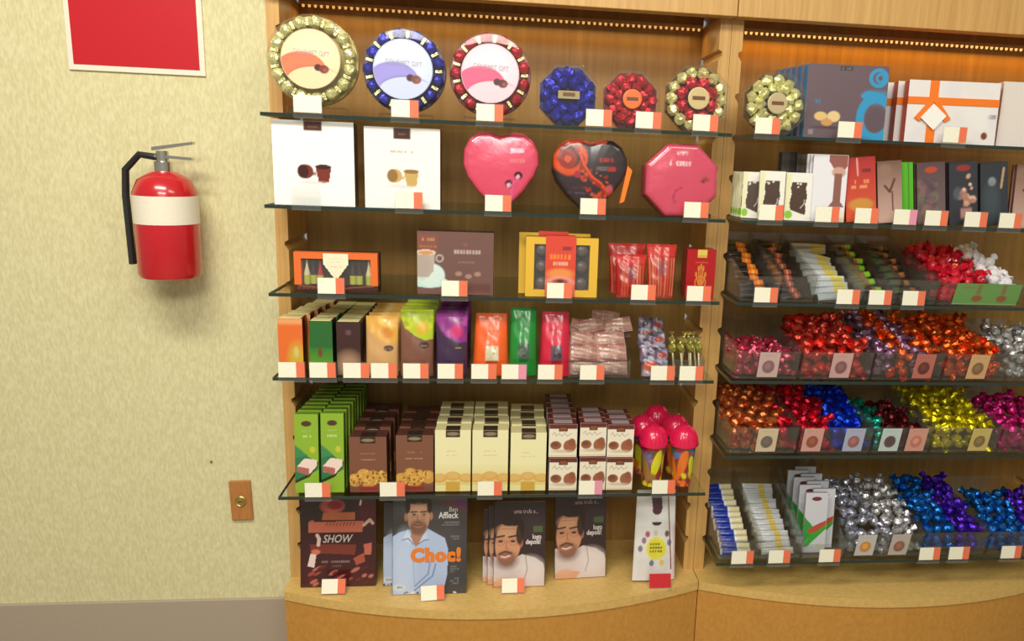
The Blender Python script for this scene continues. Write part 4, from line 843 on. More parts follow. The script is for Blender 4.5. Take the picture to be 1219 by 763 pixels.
    def face(cv, w, h):
        cv.grad(0, 1, c(58, 40, 44), c(48, 28, 32)); cv.rect(.52, .55, 1, .9, c(66, 52, 60), .6, .2)
        cv.poly([(0, 0), (0, .36), (.12, .34), (.3, .30), (.55, .38), (.80, .34), (.97, .27), (1, .18), (1, 0)], c(214, 198, 196)); cv.ell(.72, .2, .25, .14, c(230, 218, 216), .7, .8); cv.line([(.62, .36), (.66, .2), (.6, .08)], .0016, c(170, 152, 152), .8); cv.poly([(0, 0), (0, .06), (.22, .10), (.5, .07), (.42, .0)], c(216, 160, 128)); cv.ell(.2, .08, .16, .035, c(222, 170, 138), .8, .6)
        cv.ell(.32, .70, .27, .16, c(44, 30, 28), 1, .12); cv.ell(.28, .52, .25, .27, c(206, 146, 112), 1, .08, -.1); cv.ell(.53, .52, .035, .06, c(176, 110, 86), 1, .3); cv.ell(.24, .66, .18, .07, c(226, 172, 138), .7, .7); cv.ell(.50, .62, .07, .13, c(44, 30, 28), .95, .3); cv.ell(.34, .765, .22, .055, c(44, 30, 28), 1, .25)
        cv.ell(.25, .31, .21, .10, c(112, 76, 62), .8, .7); cv.ell(.24, .35, .15, .06, c(150, 100, 80), .6, .6); cv.line([(.11, .385), (.22, .415), (.34, .395)], .0030, c(84, 54, 46), .85); cv.line([(.13, .35), (.22, .335), (.33, .36)], .0030, c(196, 120, 104), .9); cv.line([(.15, .357), (.22, .348), (.31, .365)], .0016, c(234, 220, 208), .95)
        for e in (.13, .37): cv.line([(e-.08, .585), (e+.07, .60)], .0022, c(60, 36, 30)); cv.ell(e, .535, .05, .016, c(70, 44, 38), .95, .4); cv.ell(e, .53, .085, .045, c(110, 74, 62), .5, .2, ring=.85)
        cv.line([(.25, .54), (.235, .455), (.28, .445)], .0016, c(160, 100, 78), .8); cv.line([(.08, .68), (.4, .68)], .0012, c(176, 116, 88), .7); cv.line([(.1, .71), (.38, .715)], .0012, c(176, 116, 88), .7); cv.rect(.76, .64, .95, .71, c(84, 104, 62), .95)
    def book(px0, px1, pt, y, label, dz=0.0, lean=.16, rotz=0.0, letters=True, wh=None):
        r, w, h = mag('recipe_book', label, 'book', px0, px1, pt, y, lean, c(50, 32, 36), face, .008, c(70, 50, 46), group='books with a bearded cook on the cover', rotz=rotz, dz=dz)
        if letters: lettering(r, 'uma trufa e...', w*.125, c(196, 176, 178), w*.12, h*.885, -.0010, sx=.72); lettering(r, 'logo', w*.135, c(224, 214, 214), w*.335, h*.585, -.0010, bold=.0005, sx=.75); lettering(r, 'depois!', w*.135, c(224, 214, 214), w*.265, h*.525, -.0010, bold=.0005, sx=.75)
    book(587, 648, 597, -.075, 'front book of a stack with a smiling bearded cook on the cover', letters=True)
    book(580, 640, 603, -.062, 'second book of the stack behind the front bearded cook book', letters=False); book(574, 634, 606, -.049, 'rearmost book of the stack behind two bearded cook books', letters=False)
    book(660, 721, 586, -.038, 'single bearded cook book standing apart from the stack, turned slightly', rotz=.07)
    # flat white pouch with a yellow splash
    def pouch(px0, px1, pt, y):
        xc, w, h = fit(px0, px1, pt, y, zb); cv = Canvas(w, h, c(226, 222, 220), .0014)
        cv.poly([(.35, 1), (.62, 1), (.66, .80), (.58, .74), (.46, .74), (.40, .82)], c(84, 62, 64)); cv.ell(.52, .78, .12, .05, c(90, 50, 60), 1, .2); cv.ell(.52, .645, .12, .035, c(70, 50, 54), 1, .15); cv.rect(.35, .65, .7, .70, c(226, 222, 220))
        cv.ell(.52, .36, .24, .125, c(226, 214, 60), 1, .18)
        for k in range(16): cv.line([(.52+.2*math.cos(k*.3927), .36+.1*math.sin(k*.3927)), (.52+.34*math.cos(k*.3927), .36+.17*math.sin(k*.3927))], .0012, c(230, 222, 120), .8)
        for a, b, q in ((.22, .45, c(150, 90, 130)), (.30, .52, c(170, 60, 90)), (.14, .36, c(120, 100, 130)), (.78, .52, c(96, 50, 56)), (.84, .42, c(90, 110, 150)), (.42, .20, c(80, 110, 130)), (.66, .20, c(226, 190, 80)), (.5, .53, c(206, 200, 170))): cv.ell(a, b, .055, .035, q, .9, .5)
        for v0 in (.41, .37, .33): cv.dashes(.36, .68, v0, .025, c(110, 110, 30), .9, 5)
        cv.line([(.80, .96), (.84, .60), (.87, .34), (.90, .12)], .0017, c(130, 40, 56)); cv.rect(.93, 0, 1, .6, c(226, 190, 196), .7, .05)
        g = root('gift_pouch', 'flat white pouch with a round yellow splash standing on the wooden base', 'bag', (xc, y, zb+.004), (-.14, .015, .05)); part('pouch_film', bag_mesh('pouch_film', cv, .022, taper=.10, top=.3, wr=.0012, bottom=.5), g, PRF)
    pouch(752, 803, 590, -.06)
    def base_tag(px, py, y, wh, kind='orange', rx=-.35, rY=0.0):
        x, _, z = hit(px, py, y); t = price_tag(px, 0, wh, kind, py=py, y=y, base=ZB, rotx=rx, rotY=rY); t.location.z = max(z, ZB+.0215); return t
    base_tag(397, 698, -.088, 'in front of the dark brown magazine'); base_tag(515, 710, -.128, 'in front of the blue shirt magazine', rY=-.06); base_tag(611, 697, -.105, 'in front of the bearded cook books'); base_tag(786, 692, -.095, 'at the foot of the white pouch', 'red')
magazines()

# ------------------------------------------------------------------ right unit, top shelf
def right_top():
    zb = SZ(0); y = -0.115
    xc, w, h = fit(957, 1049, 76, y, zb); cv = Canvas(w, h, c(104, 84, 92), .002); cy = c(44, 150, 200)
    cv.rect(.40, .925, .55, .975, c(60, 40, 44)); cv.dashes(.42, .53, .95, .02, c(150, 130, 130), .8, 4); cv.ell(.88, .84, .12, .13, cy, 1, .06, ring=.62); cv.ell(.90, .84, .06, .07, cy, 1, .15, ring=.5)
    cv.ell(.88, .30, .24, .34, cy, 1, .05, ring=.60); cv.ell(.88, .28, .12, .16, c(96, 78, 88), 1, .08); cv.rect(.74, .50, 1, .66, cy, .8, .08); cv.ell(.80, .60, .12, .06, cy, 1, .3); cv.rect(.78, 0, 1, .06, cy, .9, .03)
    cv.dashes(.08, .24, .50, .05, c(70, 120, 160), .9, 4); cv.ell(.20, .30, .08, .06, c(226, 190, 120), 1, .2); cv.ell(.36, .30, .08, .075, c(230, 200, 140), 1, .2); cv.ell(.28, .22, .07, .05, c(206, 150, 90), 1, .25); cv.ell(.3, .15, .2, .02, c(60, 40, 40), .6, .7); cv.rect(.06, .05, .12, .12, c(150, 140, 150), .8)
    g = stand('blue_edged_box', 'large grey brown chocolate box with bright blue sides and nut picture', 'box', xc, y, zb, w, h, .0285, c(16, 136, 200), cv, group='large blue edged boxes', lean=.05, rotz=-.09)
    l0 = g.location.copy()
    for i in range(1, 6): copy_tree(g, None, (l0.x-.0045*i, l0.y+.030*i, l0.z), (-.05, 0, -.09), 'blue edged box, number %s behind the front box with nut picture' % ('one', 'two', 'three', 'four', 'five')[i-1])
    # white gift boxes with orange ribbons
    def ribbon_box(px0, px1, pt, y, label, d=.03, rotz=-.10):
        xc, w, h = fit(px0, px1, pt, y, zb); g = root('ribbon_box', label, 'gift box', (xc, y, zb), (-.04, 0, rotz), group='white gift boxes with orange ribbon')
        part('body', rbox('body', w, d, h), g, plain('card_ribbon_red', c(196, 62, 34), .4)); og = plain('ribbon_orange', c(246, 124, 30), .35)
        cv = Canvas(w, h, c(236, 230, 228), .0025); cv.rect(.90, .42, .985, .49, c(70, 66, 70)); cv.ell(.875, .15, .035, .06, c(130, 60, 36), 1, .3); cv.speck(0, 0, 1, 1, [c(226, 220, 226), c(240, 236, 232)], 14, .01, .03, .5); part('front_print', cv.mesh('front_print'), g, PR)
        part('ribbon_vertical', MB().box(-w*.27, -w*.175, -.0022, -.0006, 0, h).mesh('ribbon_vertical'), g, og); part('ribbon_across', MB().box(-w/2, w/2, -.0026, -.0010, h*.62, h*.735).mesh('ribbon_across'), g, og)
        for s in (-1, 1): part('bow_tail', MB().prism([(-w*.22, h*.66), (-w*.22+s*w*.04, h*.70), (-w*.22+s*w*.20, h*.40), (-w*.22+s*w*.14, h*.34)], -.006, -.0028, 'y').mesh('bow_tail', .0008), g, og)
        o = part('gift_card', MB().box(-h*.15, h*.15, -.0085, -.0068, -h*.15, h*.15).mesh('gift_card'), g, plain('card_white', c(246, 242, 236), .5), (-w*.215, 0, h*.42)); o.rotation_euler = (0, .7, 0)
        return g
    g = ribbon_box(1078, 1180, 96, -.115, 'front white gift box with orange ribbon and a white diamond card'); l0 = g.location.copy()
    for i in range(1, 4): copy_tree(g, None, (l0.x-.0075*i, l0.y+.042*i, l0.z), (-.04, 0, -.10), 'white gift box with orange ribbon, number %s behind the front one' % ('one', 'two', 'three')[i-1])
    x2, w2, h2 = fit(1187, 1260, 98, -.115, zb); stand('white_box', 'white box beside the ribboned gift boxes on the top glass shelf', 'box', x2, -.115, zb, w2, h2, .03, c(214, 200, 190), Canvas(w2, h2, c(232, 222, 214), .004), rotz=-.10)
right_top()

# ------------------------------------------------------------------ right unit, tablets on the second shelf
def tablets():
    zb = SZ(2)
    def tab(px0, px1, pt, y, label, base, edge, paint, n=1, dy=.014, dx=0.0, lean=.07, rotz=-.12, d=.010, rY=0.0):
        xc, w, h = fit(px0, px1, pt, y, zb); cv = Canvas(w, h, base, .0017); paint(cv)
        g = stand('chocolate_tablet', label, 'chocolate bar', xc, y, zb, w, h, d, edge, cv, group=label, lean=lean, rotz=rotz); g.rotation_euler.y = rY; g.location.z += abs(math.sin(rY))*w/2+.0005+d*math.sin(lean); l0 = g.location.copy()
        for i in range(1, n): copy_tree(g, None, (l0.x+dx*i, l0.y+dy*i, l0.z), (-lean, rY, rotz+random.uniform(-.012, .012)), 'rear '+label)
        if n > 1: g['label'] = 'front '+label
    def wf(cv):
        wt = c(238, 232, 216); cv.rect(.0, .0, .2, 1, c(232, 228, 170), .8, .1); cv.poly([(.24, .80), (.80, .80), (.78, .66), (.84, .5), (.78, .36), (.82, .2), (.78, .12), (.22, .22), (.18, .36), (.24, .55), (.20, .68)], c(76, 52, 40)); cv.ell(.16, .12, .15, .085, c(140, 196, 50), 1, .2); cv.speck(.3, .7, .6, .84, [wt], 5, .001, .003); cv.line([(.6, .26), (.74, .36), (.74, .44)], .001, c(210, 200, 190))
    tab(902, 931, 204, -.12, 'white framed tablet with brown picture in the middle of the white framed set', c(240, 236, 226), c(226, 224, 214), wf)
    tab(933, 963, 206, -.12, 'white framed tablet with brown picture beside the tall white tablet', c(240, 236, 226), c(226, 224, 214), wf)
    tab(882, 906, 205, -.085, 'white framed tablet with green dot, half covered by its neighbour', c(240, 236, 226), c(226, 224, 214), wf, rotz=-.3)
    tab(876, 898, 205, -.055, 'white framed tablet seen edge on beside the wooden post', c(240, 236, 226), c(226, 224, 214), wf, n=4, dx=-.001, dy=.017, rotz=-.7, lean=.03)
    tab(926, 944, 181, .0, 'dark grey tall tablet standing behind the white framed tablets', c(86, 74, 64), c(70, 60, 52), lambda cv: cv.rect(.5, 0, .9, 1, c(56, 44, 40)), n=2, dy=.02)
    tab(944, 962, 183, -.02, 'grey brown tall tablet behind the white framed set', c(120, 104, 90), c(100, 86, 74), lambda cv: cv.rect(.0, 0, .3, 1, c(96, 80, 70)), n=2, dy=.02)
    def wb(cv): cv.poly([(.45, 1), (1, 1), (1, .84), (.82, .72), (.62, .78), (.45, .9)], c(150, 88, 76)); cv.ell(.75, .74, .2, .08, c(206, 160, 144), 1, .3); cv.poly([(.62, .72), (.86, .72), (.86, .3), (.98, .22), (.5, .22), (.64, .32)], c(140, 92, 80)); cv.rect(.2, 0, 1, .16, c(236, 226, 170), .6, .05)
    tab(964, 1003, 184, -.125, 'tall white tablet with a brown hourglass shape', c(232, 230, 236), c(214, 212, 216), wb, n=3, dy=.016, dx=-.002)
    def rd(cv): cv.grad(0, 1, c(222, 90, 56), c(176, 36, 36)); cv.dashes(.2, .8, .62, .06, c(240, 140, 90), .9, 6); cv.dashes(.2, .75, .54, .05, c(240, 160, 110), .8, 6); cv.ell(.5, .26, .4, .1, c(206, 150, 60), .9, .4); cv.rect(.55, .76, .85, .82, c(110, 34, 44), .8); cv.line([(.4, .98), (.42, .72)], .002, c(236, 180, 170), .8)
    tab(1008, 1042, 189, -.125, 'red and orange tablet leaning between white and beige tablets', c(206, 60, 44), c(120, 24, 28), rd, n=3, dy=.016, rY=-.11)
    def bg(cv): cv.grad(0, 1, c(206, 170, 156), c(120, 84, 70)); cv.line([(.3, .6), (.5, .5), (.7, .7)], .003, c(100, 60, 46)); cv.line([(.6, .5), (.62, .2)], .002, c(110, 70, 60)); cv.ell(.3, .85, .3, .1, c(150, 116, 96), .8, .6)
    tab(1046, 1073, 193, -.125, 'beige and brown tablet beside the bright green tablets', c(190, 150, 136), c(110, 70, 56), bg, n=2, rY=-.11)
    tab(1074, 1087, 194, -.118, 'narrow bright green tablet between beige and purple brown tablets', c(86, 178, 30), c(70, 160, 20), lambda cv: cv.rect(.55, 0, .65, 1, c(60, 130, 20)), n=4, dy=.014, dx=-.002, rY=-.11)
    def pb(cv): cv.grad(0, 1, c(120, 96, 96), c(90, 68, 72)); cv.ell(.5, .88, .22, .05, c(190, 70, 40), 1, .3); cv.speck(.1, .1, .9, .75, [c(110, 120, 84), c(130, 84, 110), c(150, 110, 100), c(80, 66, 76)], 40, .004, .010, .5)
    tab(1093, 1124, 195, -.125, 'purple brown tablet with an orange logo', c(104, 82, 86), c(80, 60, 64), pb, n=3, rY=-.11)
    def bk(cv): cv.ell(.5, .90, .25, .05, c(150, 50, 40), 1, .3); cv.speck(.35, .25, .85, .78, [c(206, 160, 136), c(176, 120, 100), c(226, 190, 170)], 22, .004, .008, .9); cv.ell(.3, .5, .16, .1, c(90, 100, 110), .7, .6); cv.rect(.4, .1, .8, .26, c(196, 150, 136), .8, .05)
    tab(1131, 1162, 194, -.125, 'black tablet with a pile of pink brown pieces printed on it', c(52, 52, 60), c(40, 40, 46), bk, n=3, rY=-.11)
    def b2(cv): cv.ell(.42, .7, .14, .07, c(150, 160, 170), .9, .4); cv.line([(.85, .9), (.75, .6)], .003, c(190, 150, 110)); cv.ell(.4, .4, .3, .3, c(70, 84, 90), .6, .8)
    tab(1168, 1198, 195, -.125, 'black tablet with a pale grey spot', c(48, 54, 60), c(40, 44, 50), b2, n=3, rY=-.11)
    tab(1204, 1236, 196, -.125, 'dusty pink tablet next to the black tablet with grey spot', c(190, 140, 130), c(120, 80, 74), bg, n=2)
tablets()

# ------------------------------------------------------------------ right unit: clear bins of sweets
def bin_box(px0, px1, slot, label, hf=.078, hb=.115, y0=-.132, y1=.150, slant=.018, card=None, cardpx=None):
    zb = SZ(slot); xa, xb = max(xat(px0, y0, zb), T+.0035), xat(px1, y0, zb); w = xb-xa; t = .002; L = y1-y0
    g = root('clear_bin', label, 'bin', ((xa+xb)/2, y0, zb), group='clear plastic bins')
    part('bin_floor', MB().box(-w/2, w/2, 0, L, 0, t).mesh('bin_floor'), g, 'acrylic_bin')
    for s in (-1, 1): part('bin_side', MB().prism([(0, t), (L, t), (L, hb), (-slant, hf)], s*w/2-(t if s > 0 else 0), s*w/2+(t if s < 0 else 0), 'x').mesh('bin_side'), g, 'acrylic_bin')
    bf = part('bin_front', MB().prism([(0, t), (.002, t), (-slant+.002, hf), (-slant, hf)], -w/2+t, w/2-t, 'x').mesh('bin_front'), g, 'acrylic_bin')
    part('bin_back', MB().box(-w/2+t, w/2-t, L-t, L, t, hb).mesh('bin_back'), g, 'acrylic_bin')
    for q in (card or []):
        px, rgb, dot, cw, chh = q
        cv = Canvas(cw, chh, rgb, .0016); cv.ell(.5, .42, .30, .26, dot, .9, .15); cv.ell(.48, .45, .15, .13, tuple(min(1, v*1.7+.02) for v in dot), .8, .4); cv.dashes(.2, .8, .86, .04, tuple(v*.8 for v in rgb), .8, 5); cv.rect(0, 0, 1, .14, tuple(min(1, v*1.05) for v in rgb))
        sl = slant/hf; xcard = xat(px, y0, zb+.03)-(xa+xb)/2
        wp = lambda u, v: ((u-.5)*cw, -.0012-sl*(v*chh+.006), v*chh+.006)
        part('bin_card', cv.mesh('bin_card', warp=wp), bf, PRP, (xcard, 0, 0))
    return xa, xb, zb
TRM = {}
def truffle_mesh(key, mat, r=.0175, tuft=1.0):
    if key not in TRM:
        TRM[key] = []
        for k in range(3):
            me = ball_mesh('foil_truffle', r*.86, .07, 2, tuft); me.materials.append(mat); TRM[key].append(me)
    return TRM[key]
def heap(xa, xb, zb, specs, label, cat='truffle', r=.0175, h0=.060, h1=.135, y0=-.112, y1=.135, stop=None, front=True, grp=None, tuft=1.0, skip=0.0, name='foil_truffle', depth=None, jit=.35):
    """specs: list of (x fraction from, to, key, material, label)"""
    s = 2*r*1.0; mg = .004; nx = max(1, int((xb-xa-2*mg)/(s*.93)+.2)); ny = max(1, int((y1-y0)/(s*.92))); under = {}
    def spec(u):
        for q in specs:
            if q[0] <= u <= q[1]: return q
        return specs[-1]
    def put(x, yy, z, u):
        q = spec(min(.999, max(0, u+random.uniform(-.03, .03)))); CAND.append((x, yy, z, q, r, tuft, name, cat))
    for j in range(ny):
        for i in range(nx):
            u = (i+.5+(.25 if j % 2 else -.25)*(nx > 1))/nx; x = xa+mg+(xb-xa-2*mg)*min(1-.5/nx, max(.5/nx, u)); yy = y0+j*s*.92; t = j/max(1, ny-1)
            z = zb+h0+(h1-h0)*(t**.8)-r+random.uniform(-jit, jit)*r
            if random.random() < skip: continue
            put(x, yy, z, u)
            zz = z-s*.9
            if zz > zb+r*1.1 and j % 2 == 0: under.setdefault(spec(u)[2], []).append((x, yy, zz, spec(u)))
    if front:
        z = zb+.003+r
        while z < zb+h0-2.2*r:
            for i in range(nx): put(xa+mg+(xb-xa-2*mg)*(i+.5)/nx, y0+.003, z, (i+.5)/nx)
            z += s*.95
    for L in under.values():
        for (x, yy, zz, q) in L: UNDER.setdefault(q[4], []).append((x, yy, zz, q, r))
CAND, UNDER = [], {}
def settle():
    """the 290 truffles that show largest become things of their own; the rest of each heap is joined"""
    def key(t):
        p = proj(t[:3]); d = float(np.linalg.norm(np.array(t[:3])-CAM))
        return d+(10 if p[0] > 1226 else 0)
    CAND.sort(key=key)
    for n, (x, yy, z, q, r, tuft, name, cat) in enumerate(CAND):
        ms = truffle_mesh(q[2], q[3], r, tuft)
        if n < 295:
            o = bpy.data.objects.new(name, random.choice(ms)); COL.objects.link(o); o.location = (x, yy, z); o.rotation_euler = (random.uniform(-.6, .6), random.uniform(-.9, .9), random.uniform(0, 6.28)); tagp(o, q[4], cat, q[4])
        else: UNDER.setdefault(q[4], []).append((x, yy, z, q, r, random.choice(ms)))
    b = bmesh.new(); bmesh.ops.create_icosphere(b, subdivisions=1, radius=1.0); vv = [v.co.copy() for v in b.verts]; ff = [[v.index for v in f.verts] for f in b.faces]; b.free()
    for lab, L in UNDER.items():
        mb = MB()
        for t in L:
            x, yy, zz, q, r = t[:5]
            if len(t) == 6:
                m = Matrix.Rotation(random.uniform(0, 6.28), 3, 'Z') @ Matrix.Rotation(random.uniform(-.9, .9), 3, 'Y')
                mb.add([tuple(m @ v.co+Vector((x, yy, zz))) for v in t[5].vertices], [tuple(p.vertices) for p in t[5].polygons])
            else: mb.add([(x+p.x*r*.9, yy+p.y*r*.9, zz+p.z*r*.9) for p in vv], ff)
        me = bpy.data.meshes.new('truffle_heap'); me.from_pydata(mb.v, [], mb.f)
        tagp(link('truffle_heap', me, None, L[0][3][3]), 'rest of the heap behind and under each '+lab.split(' in ')[0].split(' beside ')[0].split(' between ')[0], 'truffles', kind='stuff')
F_ = lambda k, *a: foil(k, c(*a), .22, .8)
COPPER, REDF, BLUEF, TEAL, DARKR, YEL, MAG = F_('copper', 206, 112, 60), F_('crimson', 206, 30, 56), F_('cobalt', 20, 60, 200), F_('teal', 30, 160, 140), F_('dark_red', 110, 34, 40), F_('lemon', 214, 200, 30), F_('magenta', 196, 40, 120)
PINK, CORAL, PURB, ORNG, SILV, CLRW, SKY, VIOL, WHITE, SCAR = F_('rose', 206, 84, 110), F_('coral', 214, 74, 60), F_('mauve', 150, 110, 140), F_('tangerine', 230, 96, 34), F_('silver', 176, 176, 190), F_('pearl', 206, 204, 206), F_('azure', 30, 110, 190), F_('violet', 84, 40, 180), plain('candy_white', c(232, 228, 232), .35), plain('candy_red', c(206, 24, 48), .3, coat=.5)
CW, CH = .054, .070
def right_bins():
    # ---- row of copper, blue and yellow truffles
    xa, xb, zb = bin_box(864, 946, 8, 'clear bin of copper truffles beside the post', card=[(911, c(214, 196, 164), c(96, 84, 80), CW, CH)])
    heap(xa, xb, zb, [(0, .86, 'copper', COPPER, 'copper foil truffle in the bin beside the post'), (.86, 1, 'crimson', REDF, 'crimson foil truffle in the bin between copper and blue truffles')], '', h0=.074, h1=.135)
    xa, xb, zb = bin_box(949, 1034, 8, 'clear bin shared by crimson and cobalt blue truffles', card=[(965, c(214, 160, 150), c(140, 70, 50), CW, CH), (1014, c(176, 180, 206), c(150, 90, 76), CW, CH)])
    heap(xa, xb, zb, [(0, .46, 'crimson', REDF, 'crimson foil truffle in the bin between copper and blue truffles'), (.46, 1, 'cobalt', BLUEF, 'cobalt blue foil truffle beside the crimson truffles')], '', h0=.074, h1=.135)
    xa, xb, zb = bin_box(1037, 1104, 8, 'clear bin with few teal and dark red truffles', card=[(1057, c(196, 210, 206), c(70, 44, 44), CW, CH), (1088, c(214, 156, 140), c(190, 120, 104), CW, CH)])
    heap(xa, xb, zb, [(0, .42, 'teal', TEAL, 'teal foil truffle between blue and dark red truffles'), (.42, 1, 'darkred', DARKR, 'dark red foil truffle between teal and yellow truffles')], '', h0=.066, h1=.088, skip=.10)
    xa, xb, zb = bin_box(1107, 1184, 8, 'clear bin heaped with yellow truffles', card=[(1163, c(206, 184, 110), c(120, 100, 60), CW, CH)])
    heap(xa, xb, zb, [(0, 1, 'lemon', YEL, 'bright yellow foil truffle in the heaped bin')], '', h0=.080, h1=.130)
    xa, xb, zb = bin_box(1187, 1262, 8, 'clear bin of magenta truffles beside the yellow ones'); heap(xa, xb, zb, [(0, 1, 'magenta', MAG, 'magenta foil truffle beside the yellow truffles')], '', h0=.078, h1=.125, y1=.06)
    # ---- row of pink, red and orange truffles
    xa, xb, zb = bin_box(874, 948, 6, 'clear bin partly filled with small rose truffles', card=[(913, c(206, 176, 170), c(130, 90, 96), CW, CH)])
    heap(xa, xb, zb, [(0, 1, 'rose', PINK, 'rose pink foil truffle in the low filled bin')], '', h0=.070, h1=.078, y1=.07, r=.0145)
    xa, xb, zb = bin_box(951, 1034, 6, 'clear bin heaped with coral red truffles', card=[(999, c(206, 164, 160), c(120, 80, 80), CW, CH)])
    heap(xa, xb, zb, [(0, 1, 'coral', CORAL, 'coral red foil truffle in the heaped bin')], '', h0=.084, h1=.142, r=.0195)
    xa, xb, zb = bin_box(1037, 1118, 6, 'clear bin mixing mauve and orange truffles', card=[(1097, c(190, 110, 96), c(90, 40, 36), CW, CH)])
    heap(xa, xb, zb, [(0, .25, 'mauve', PURB, 'mauve foil truffle among orange ones'), (.25, .5, 'tang2', ORNG, 'orange foil truffle mixed among mauve truffles'), (.5, .75, 'mauve', PURB, 'mauve foil truffle among orange ones'), (.75, 1, 'tang2', ORNG, 'orange foil truffle mixed among mauve truffles')], '', h0=.088, h1=.146)
    xa, xb, zb = bin_box(1121, 1194, 6, 'clear bin heaped with orange truffles only', card=[(1161, c(214, 170, 120), c(120, 90, 60), CW, CH)])
    heap(xa, xb, zb, [(0, 1, 'tang', ORNG, 'orange foil truffle in the bin of orange ones only')], '', h0=.086, h1=.140, r=.0190)
    xa, xb, zb = bin_box(1197, 1270, 6, 'clear bin of pale silver truffles beside the orange ones'); heap(xa, xb, zb, [(0, 1, 'pearl2', CLRW, 'pale silver foil truffle beside the orange truffles')], '', h0=.08, h1=.13, y1=.06)
    # ---- lowest glass shelf: sticks, tablets, silver and blue truffles
    def stick_bin(px0, px1, slot, label, slab, cols, n, z1, tagpx=None, y0=-.112, y1=.10, hb=.15, w2=.8, h0=.02, rnd=.004, th=.016, mess=1.0):
        xa, xb, zb = bin_box(px0, px1, slot, label, hf=.066, hb=hb); w = (xb-xa)*w2
        bm = Canvas(w, .017, cols[0], .0016)
        for (u0, u1, q) in cols[1]: bm.rect(u0, 0, u1, 1, q)
        bm.rect(0, .82, 1, 1, tuple(min(1, v*1.3) for v in cols[0]), .4); me = bag_mesh('wrapper', bm, th, top=.5, bottom=.6, wr=.0006)
        for i in range(n):
            t = i/max(1, n-1)
            g = root('wrapped_stick', slab, 'chocolate bar', ((xa+xb)/2+random.uniform(-rnd, rnd), y0+(y1-y0)*t, zb+.003+h0*t+(z1-h0)*t), (-.5, random.uniform(-.06, .06)*mess, random.uniform(-.05, .05)*mess), group=slab)
            part('wrapper', me, g, PRF)
        return xa, xb, zb
    stick_bin(853, 902, 11, 'clear bin of blue and cream sticks beside the post', 'blue and cream wrapped stick in the bin beside the post', (c(24, 48, 150), [(.0, .05, c(226, 226, 226)), (.55, .62, c(230, 230, 230)), (.62, 1, c(226, 214, 166))]), 12, .095)
    stick_bin(904, 952, 11, 'clear bin of silver sticks with yellow bands', 'silver wrapped stick with a yellow band', (c(190, 190, 192), [(.52, .72, c(196, 172, 60))]), 13, .095)
    xa, xb, zb = bin_box(954, 1003, 11, 'tall clear bin of silver and green bars', hf=.05, hb=.20)
    def sg(cv):
        cv.poly([(0, .60), (.5, .40), (0, .12)], c(50, 150, 60)); cv.poly([(0, .1), (.2, .1), (1, .40), (1, .52), (.4, .36)], c(60, 160, 50)); cv.poly([(.2, .38), (.5, .46), (.98, .54), (.98, .46), (.5, .34), (.2, .32)], c(186, 76, 56)); cv.ell(.5, .90, .22, .035, c(110, 40, 44), 1, .2); cv.ell(.7, .12, .1, .04, c(210, 206, 150), .8, .4)
    pw = (xb-xa)*.54; px_ = Canvas(pw, .172, c(206, 206, 214), .0016); sg(px_); me = px_.mesh('front_print')
    for i in range(8):
        k = i % 2; g = root('silver_bar', ('front' if i == 0 else 'second' if i == 1 else 'rear')+' flat silver and green bar standing in the tall clear bin', 'chocolate bar', (xa+(xb-xa)*(.36 if k == 0 else .62)+.001*i, -.108+.026*i, zb+.004), (-.07, 0, 0), group='silver and green bars in the tall bin')
        part('body', rbox('body', pw, .009, .172), g, plain('card_silver', c(170, 170, 180), .3, .4)); part('front_print', me, g, PRG)
    xa, xb, zb = bin_box(1006, 1094, 11, 'clear bin of silver and pearl white truffles', card=[(1028, c(206, 200, 196), c(206, 140, 50), CW, CH), (1068, c(196, 184, 176), c(140, 90, 70), CW, CH)])
    heap(xa, xb, zb, [(0, .52, 'silver', SILV, 'bright silver foil truffle beside the silver and green bars'), (.52, 1, 'pearl', CLRW, 'pearl white foil truffle beside the azure truffles')], '', h0=.080, h1=.150)
    xa, xb, zb = bin_box(1097, 1170, 11, 'clear bin of azure and violet truffles')
    heap(xa, xb, zb, [(0, .5, 'azure', SKY, 'azure blue foil truffle between pearl and violet truffles'), (.5, 1, 'violet', VIOL, 'violet foil truffle beside the azure truffles')], '', h0=.086, h1=.150)
    xa, xb, zb = bin_box(1174, 1256, 11, 'clear bin of mixed blue truffles beside the violet ones'); heap(xa, xb, zb, [(0, .6, 'azure2', SKY, 'azure foil truffle in the mixed blue bin'), (.6, 1, 'violet2', VIOL, 'violet foil truffle in the mixed blue bin')], '', h0=.086, h1=.13, y1=.06)
    for px, wh, k in ((884, 'on the bin of blue and cream sticks', 'orange'), (928, 'on the bin of silver sticks', 'orange'), (988, 'on the tall bin of silver and green bars', 'orange'), (1107, 'on the bin below the azure truffles', 'orange'), (1142, 'on the bin below the violet truffles', 'orange'), (1204, 'on the bin of mixed blue truffles', 'orange')):
        price_tag(px, 11, wh, k, y=-.1595)
    # ---- bins of dark bars
    def dark_bin(px0, px1, label, slab, cols, n=9):
        stick_bin(px0, px1, 4, label, slab, cols, n, .105, y1=.11, hb=.15, w2=.82, h0=.02, th=.02, mess=3.0, rnd=.006)
    blk = c(34, 28, 30)
    dark_bin(868, 926, 'clear bin of dark bars with orange ends beside the post', 'dark wrapped bar with a bright orange end', (blk, [(.0, .06, c(60, 56, 70)), (.50, .82, c(240, 120, 36)), (.62, .70, c(246, 170, 60))]), 10)
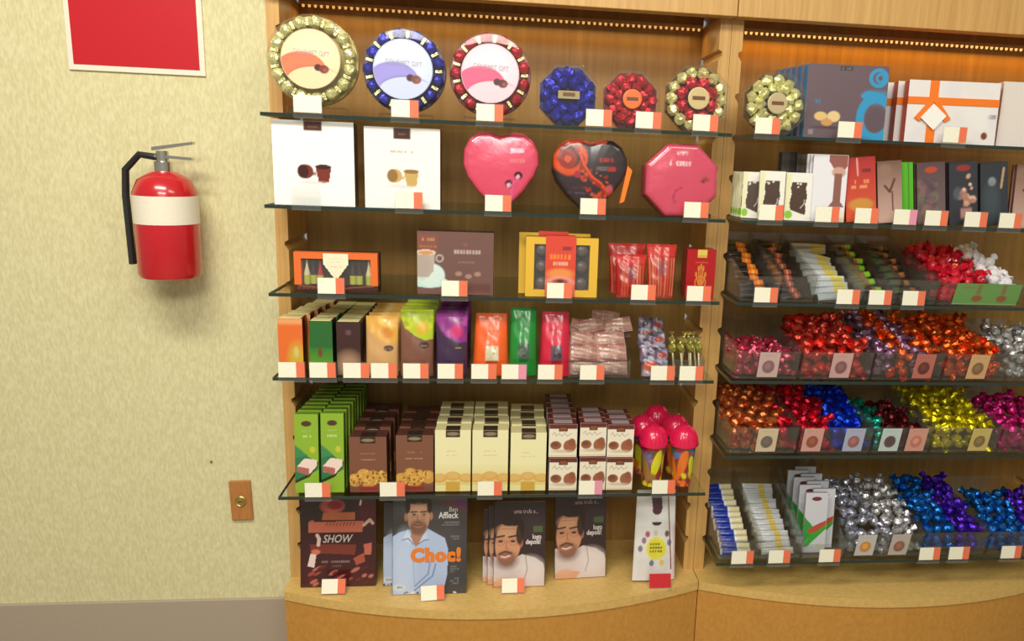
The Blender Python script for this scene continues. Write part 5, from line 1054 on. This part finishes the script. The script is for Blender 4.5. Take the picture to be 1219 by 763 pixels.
    dark_bin(928, 968, 'clear bin of dark bars with brick red ends', 'dark wrapped bar with a brick red end', (c(40, 38, 36), [(.46, .74, c(170, 66, 50)), (.56, .62, c(206, 150, 130))]), 10)
    dark_bin(970, 1025, 'clear bin of silver white and yellow bars', 'silver white bar with a yellow end', (c(206, 214, 222), [(.58, .92, c(222, 206, 90))]), 10)
    dark_bin(1027, 1066, 'clear bin of dark bars with lime green ends', 'dark wrapped bar with lime green and red marks', (blk, [(.44, .58, c(170, 84, 56)), (.58, .80, c(130, 200, 40))]), 8)
    dark_bin(1068, 1112, 'clear bin of dark bars with copper ends', 'dark wrapped bar with a dull copper end', (c(46, 36, 34), [(.58, .74, c(150, 90, 56))]), 8)
    xa, xb, zb = bin_box(1116, 1212, 4, 'clear bin with a wide green card and red and white sweets', hf=.062)
    heap(xa, xb, zb, [(0, .62, 'scarlet', SCAR, 'red wrapped sweet in the bin with the green card'), (.62, 1, 'whitec', WHITE, 'white wrapped sweet in the bin with the green card')], '', h0=.078, h1=.140, cat='sweet', name='wrapped_sweet')
    gc = bpy.data.objects['clear_bin.%03d' % (len([o for o in bpy.data.objects if o.name.startswith('clear_bin')])-1)]
    cw, chh = (xb-xa)*.80, .058; cv = Canvas(cw, chh, c(110, 156, 84), .0018)
    for a in (.36, .74): cv.rect(a-.03, .5, a+.03, .95, c(140, 96, 66), .8, .04); cv.ell(a, .30, .08, .16, c(150, 80, 56), .9, .3)
    cv.dashes(.1, .28, .8, .1, c(140, 110, 70), .6, 4); cv.rect(0, 0, 1, .06, c(150, 180, 130)); sl = .018/.062
    part('bin_card', cv.mesh('bin_card', warp=lambda u, v: ((u-.5)*cw, -.0012-sl*(v*chh+.003), v*chh+.003)), gc, PRP, ((xb-xa)*.06, 0, 0))
    for px, wh in ((912, 'on the bin of orange ended dark bars'), (1010, 'on the bin of silver and yellow bars'), (1048, 'on the bin of lime green ended bars'), (1088, 'on the bin of copper ended bars')):
        price_tag(px, 4, wh, y=-.1595)
right_bins()
settle()
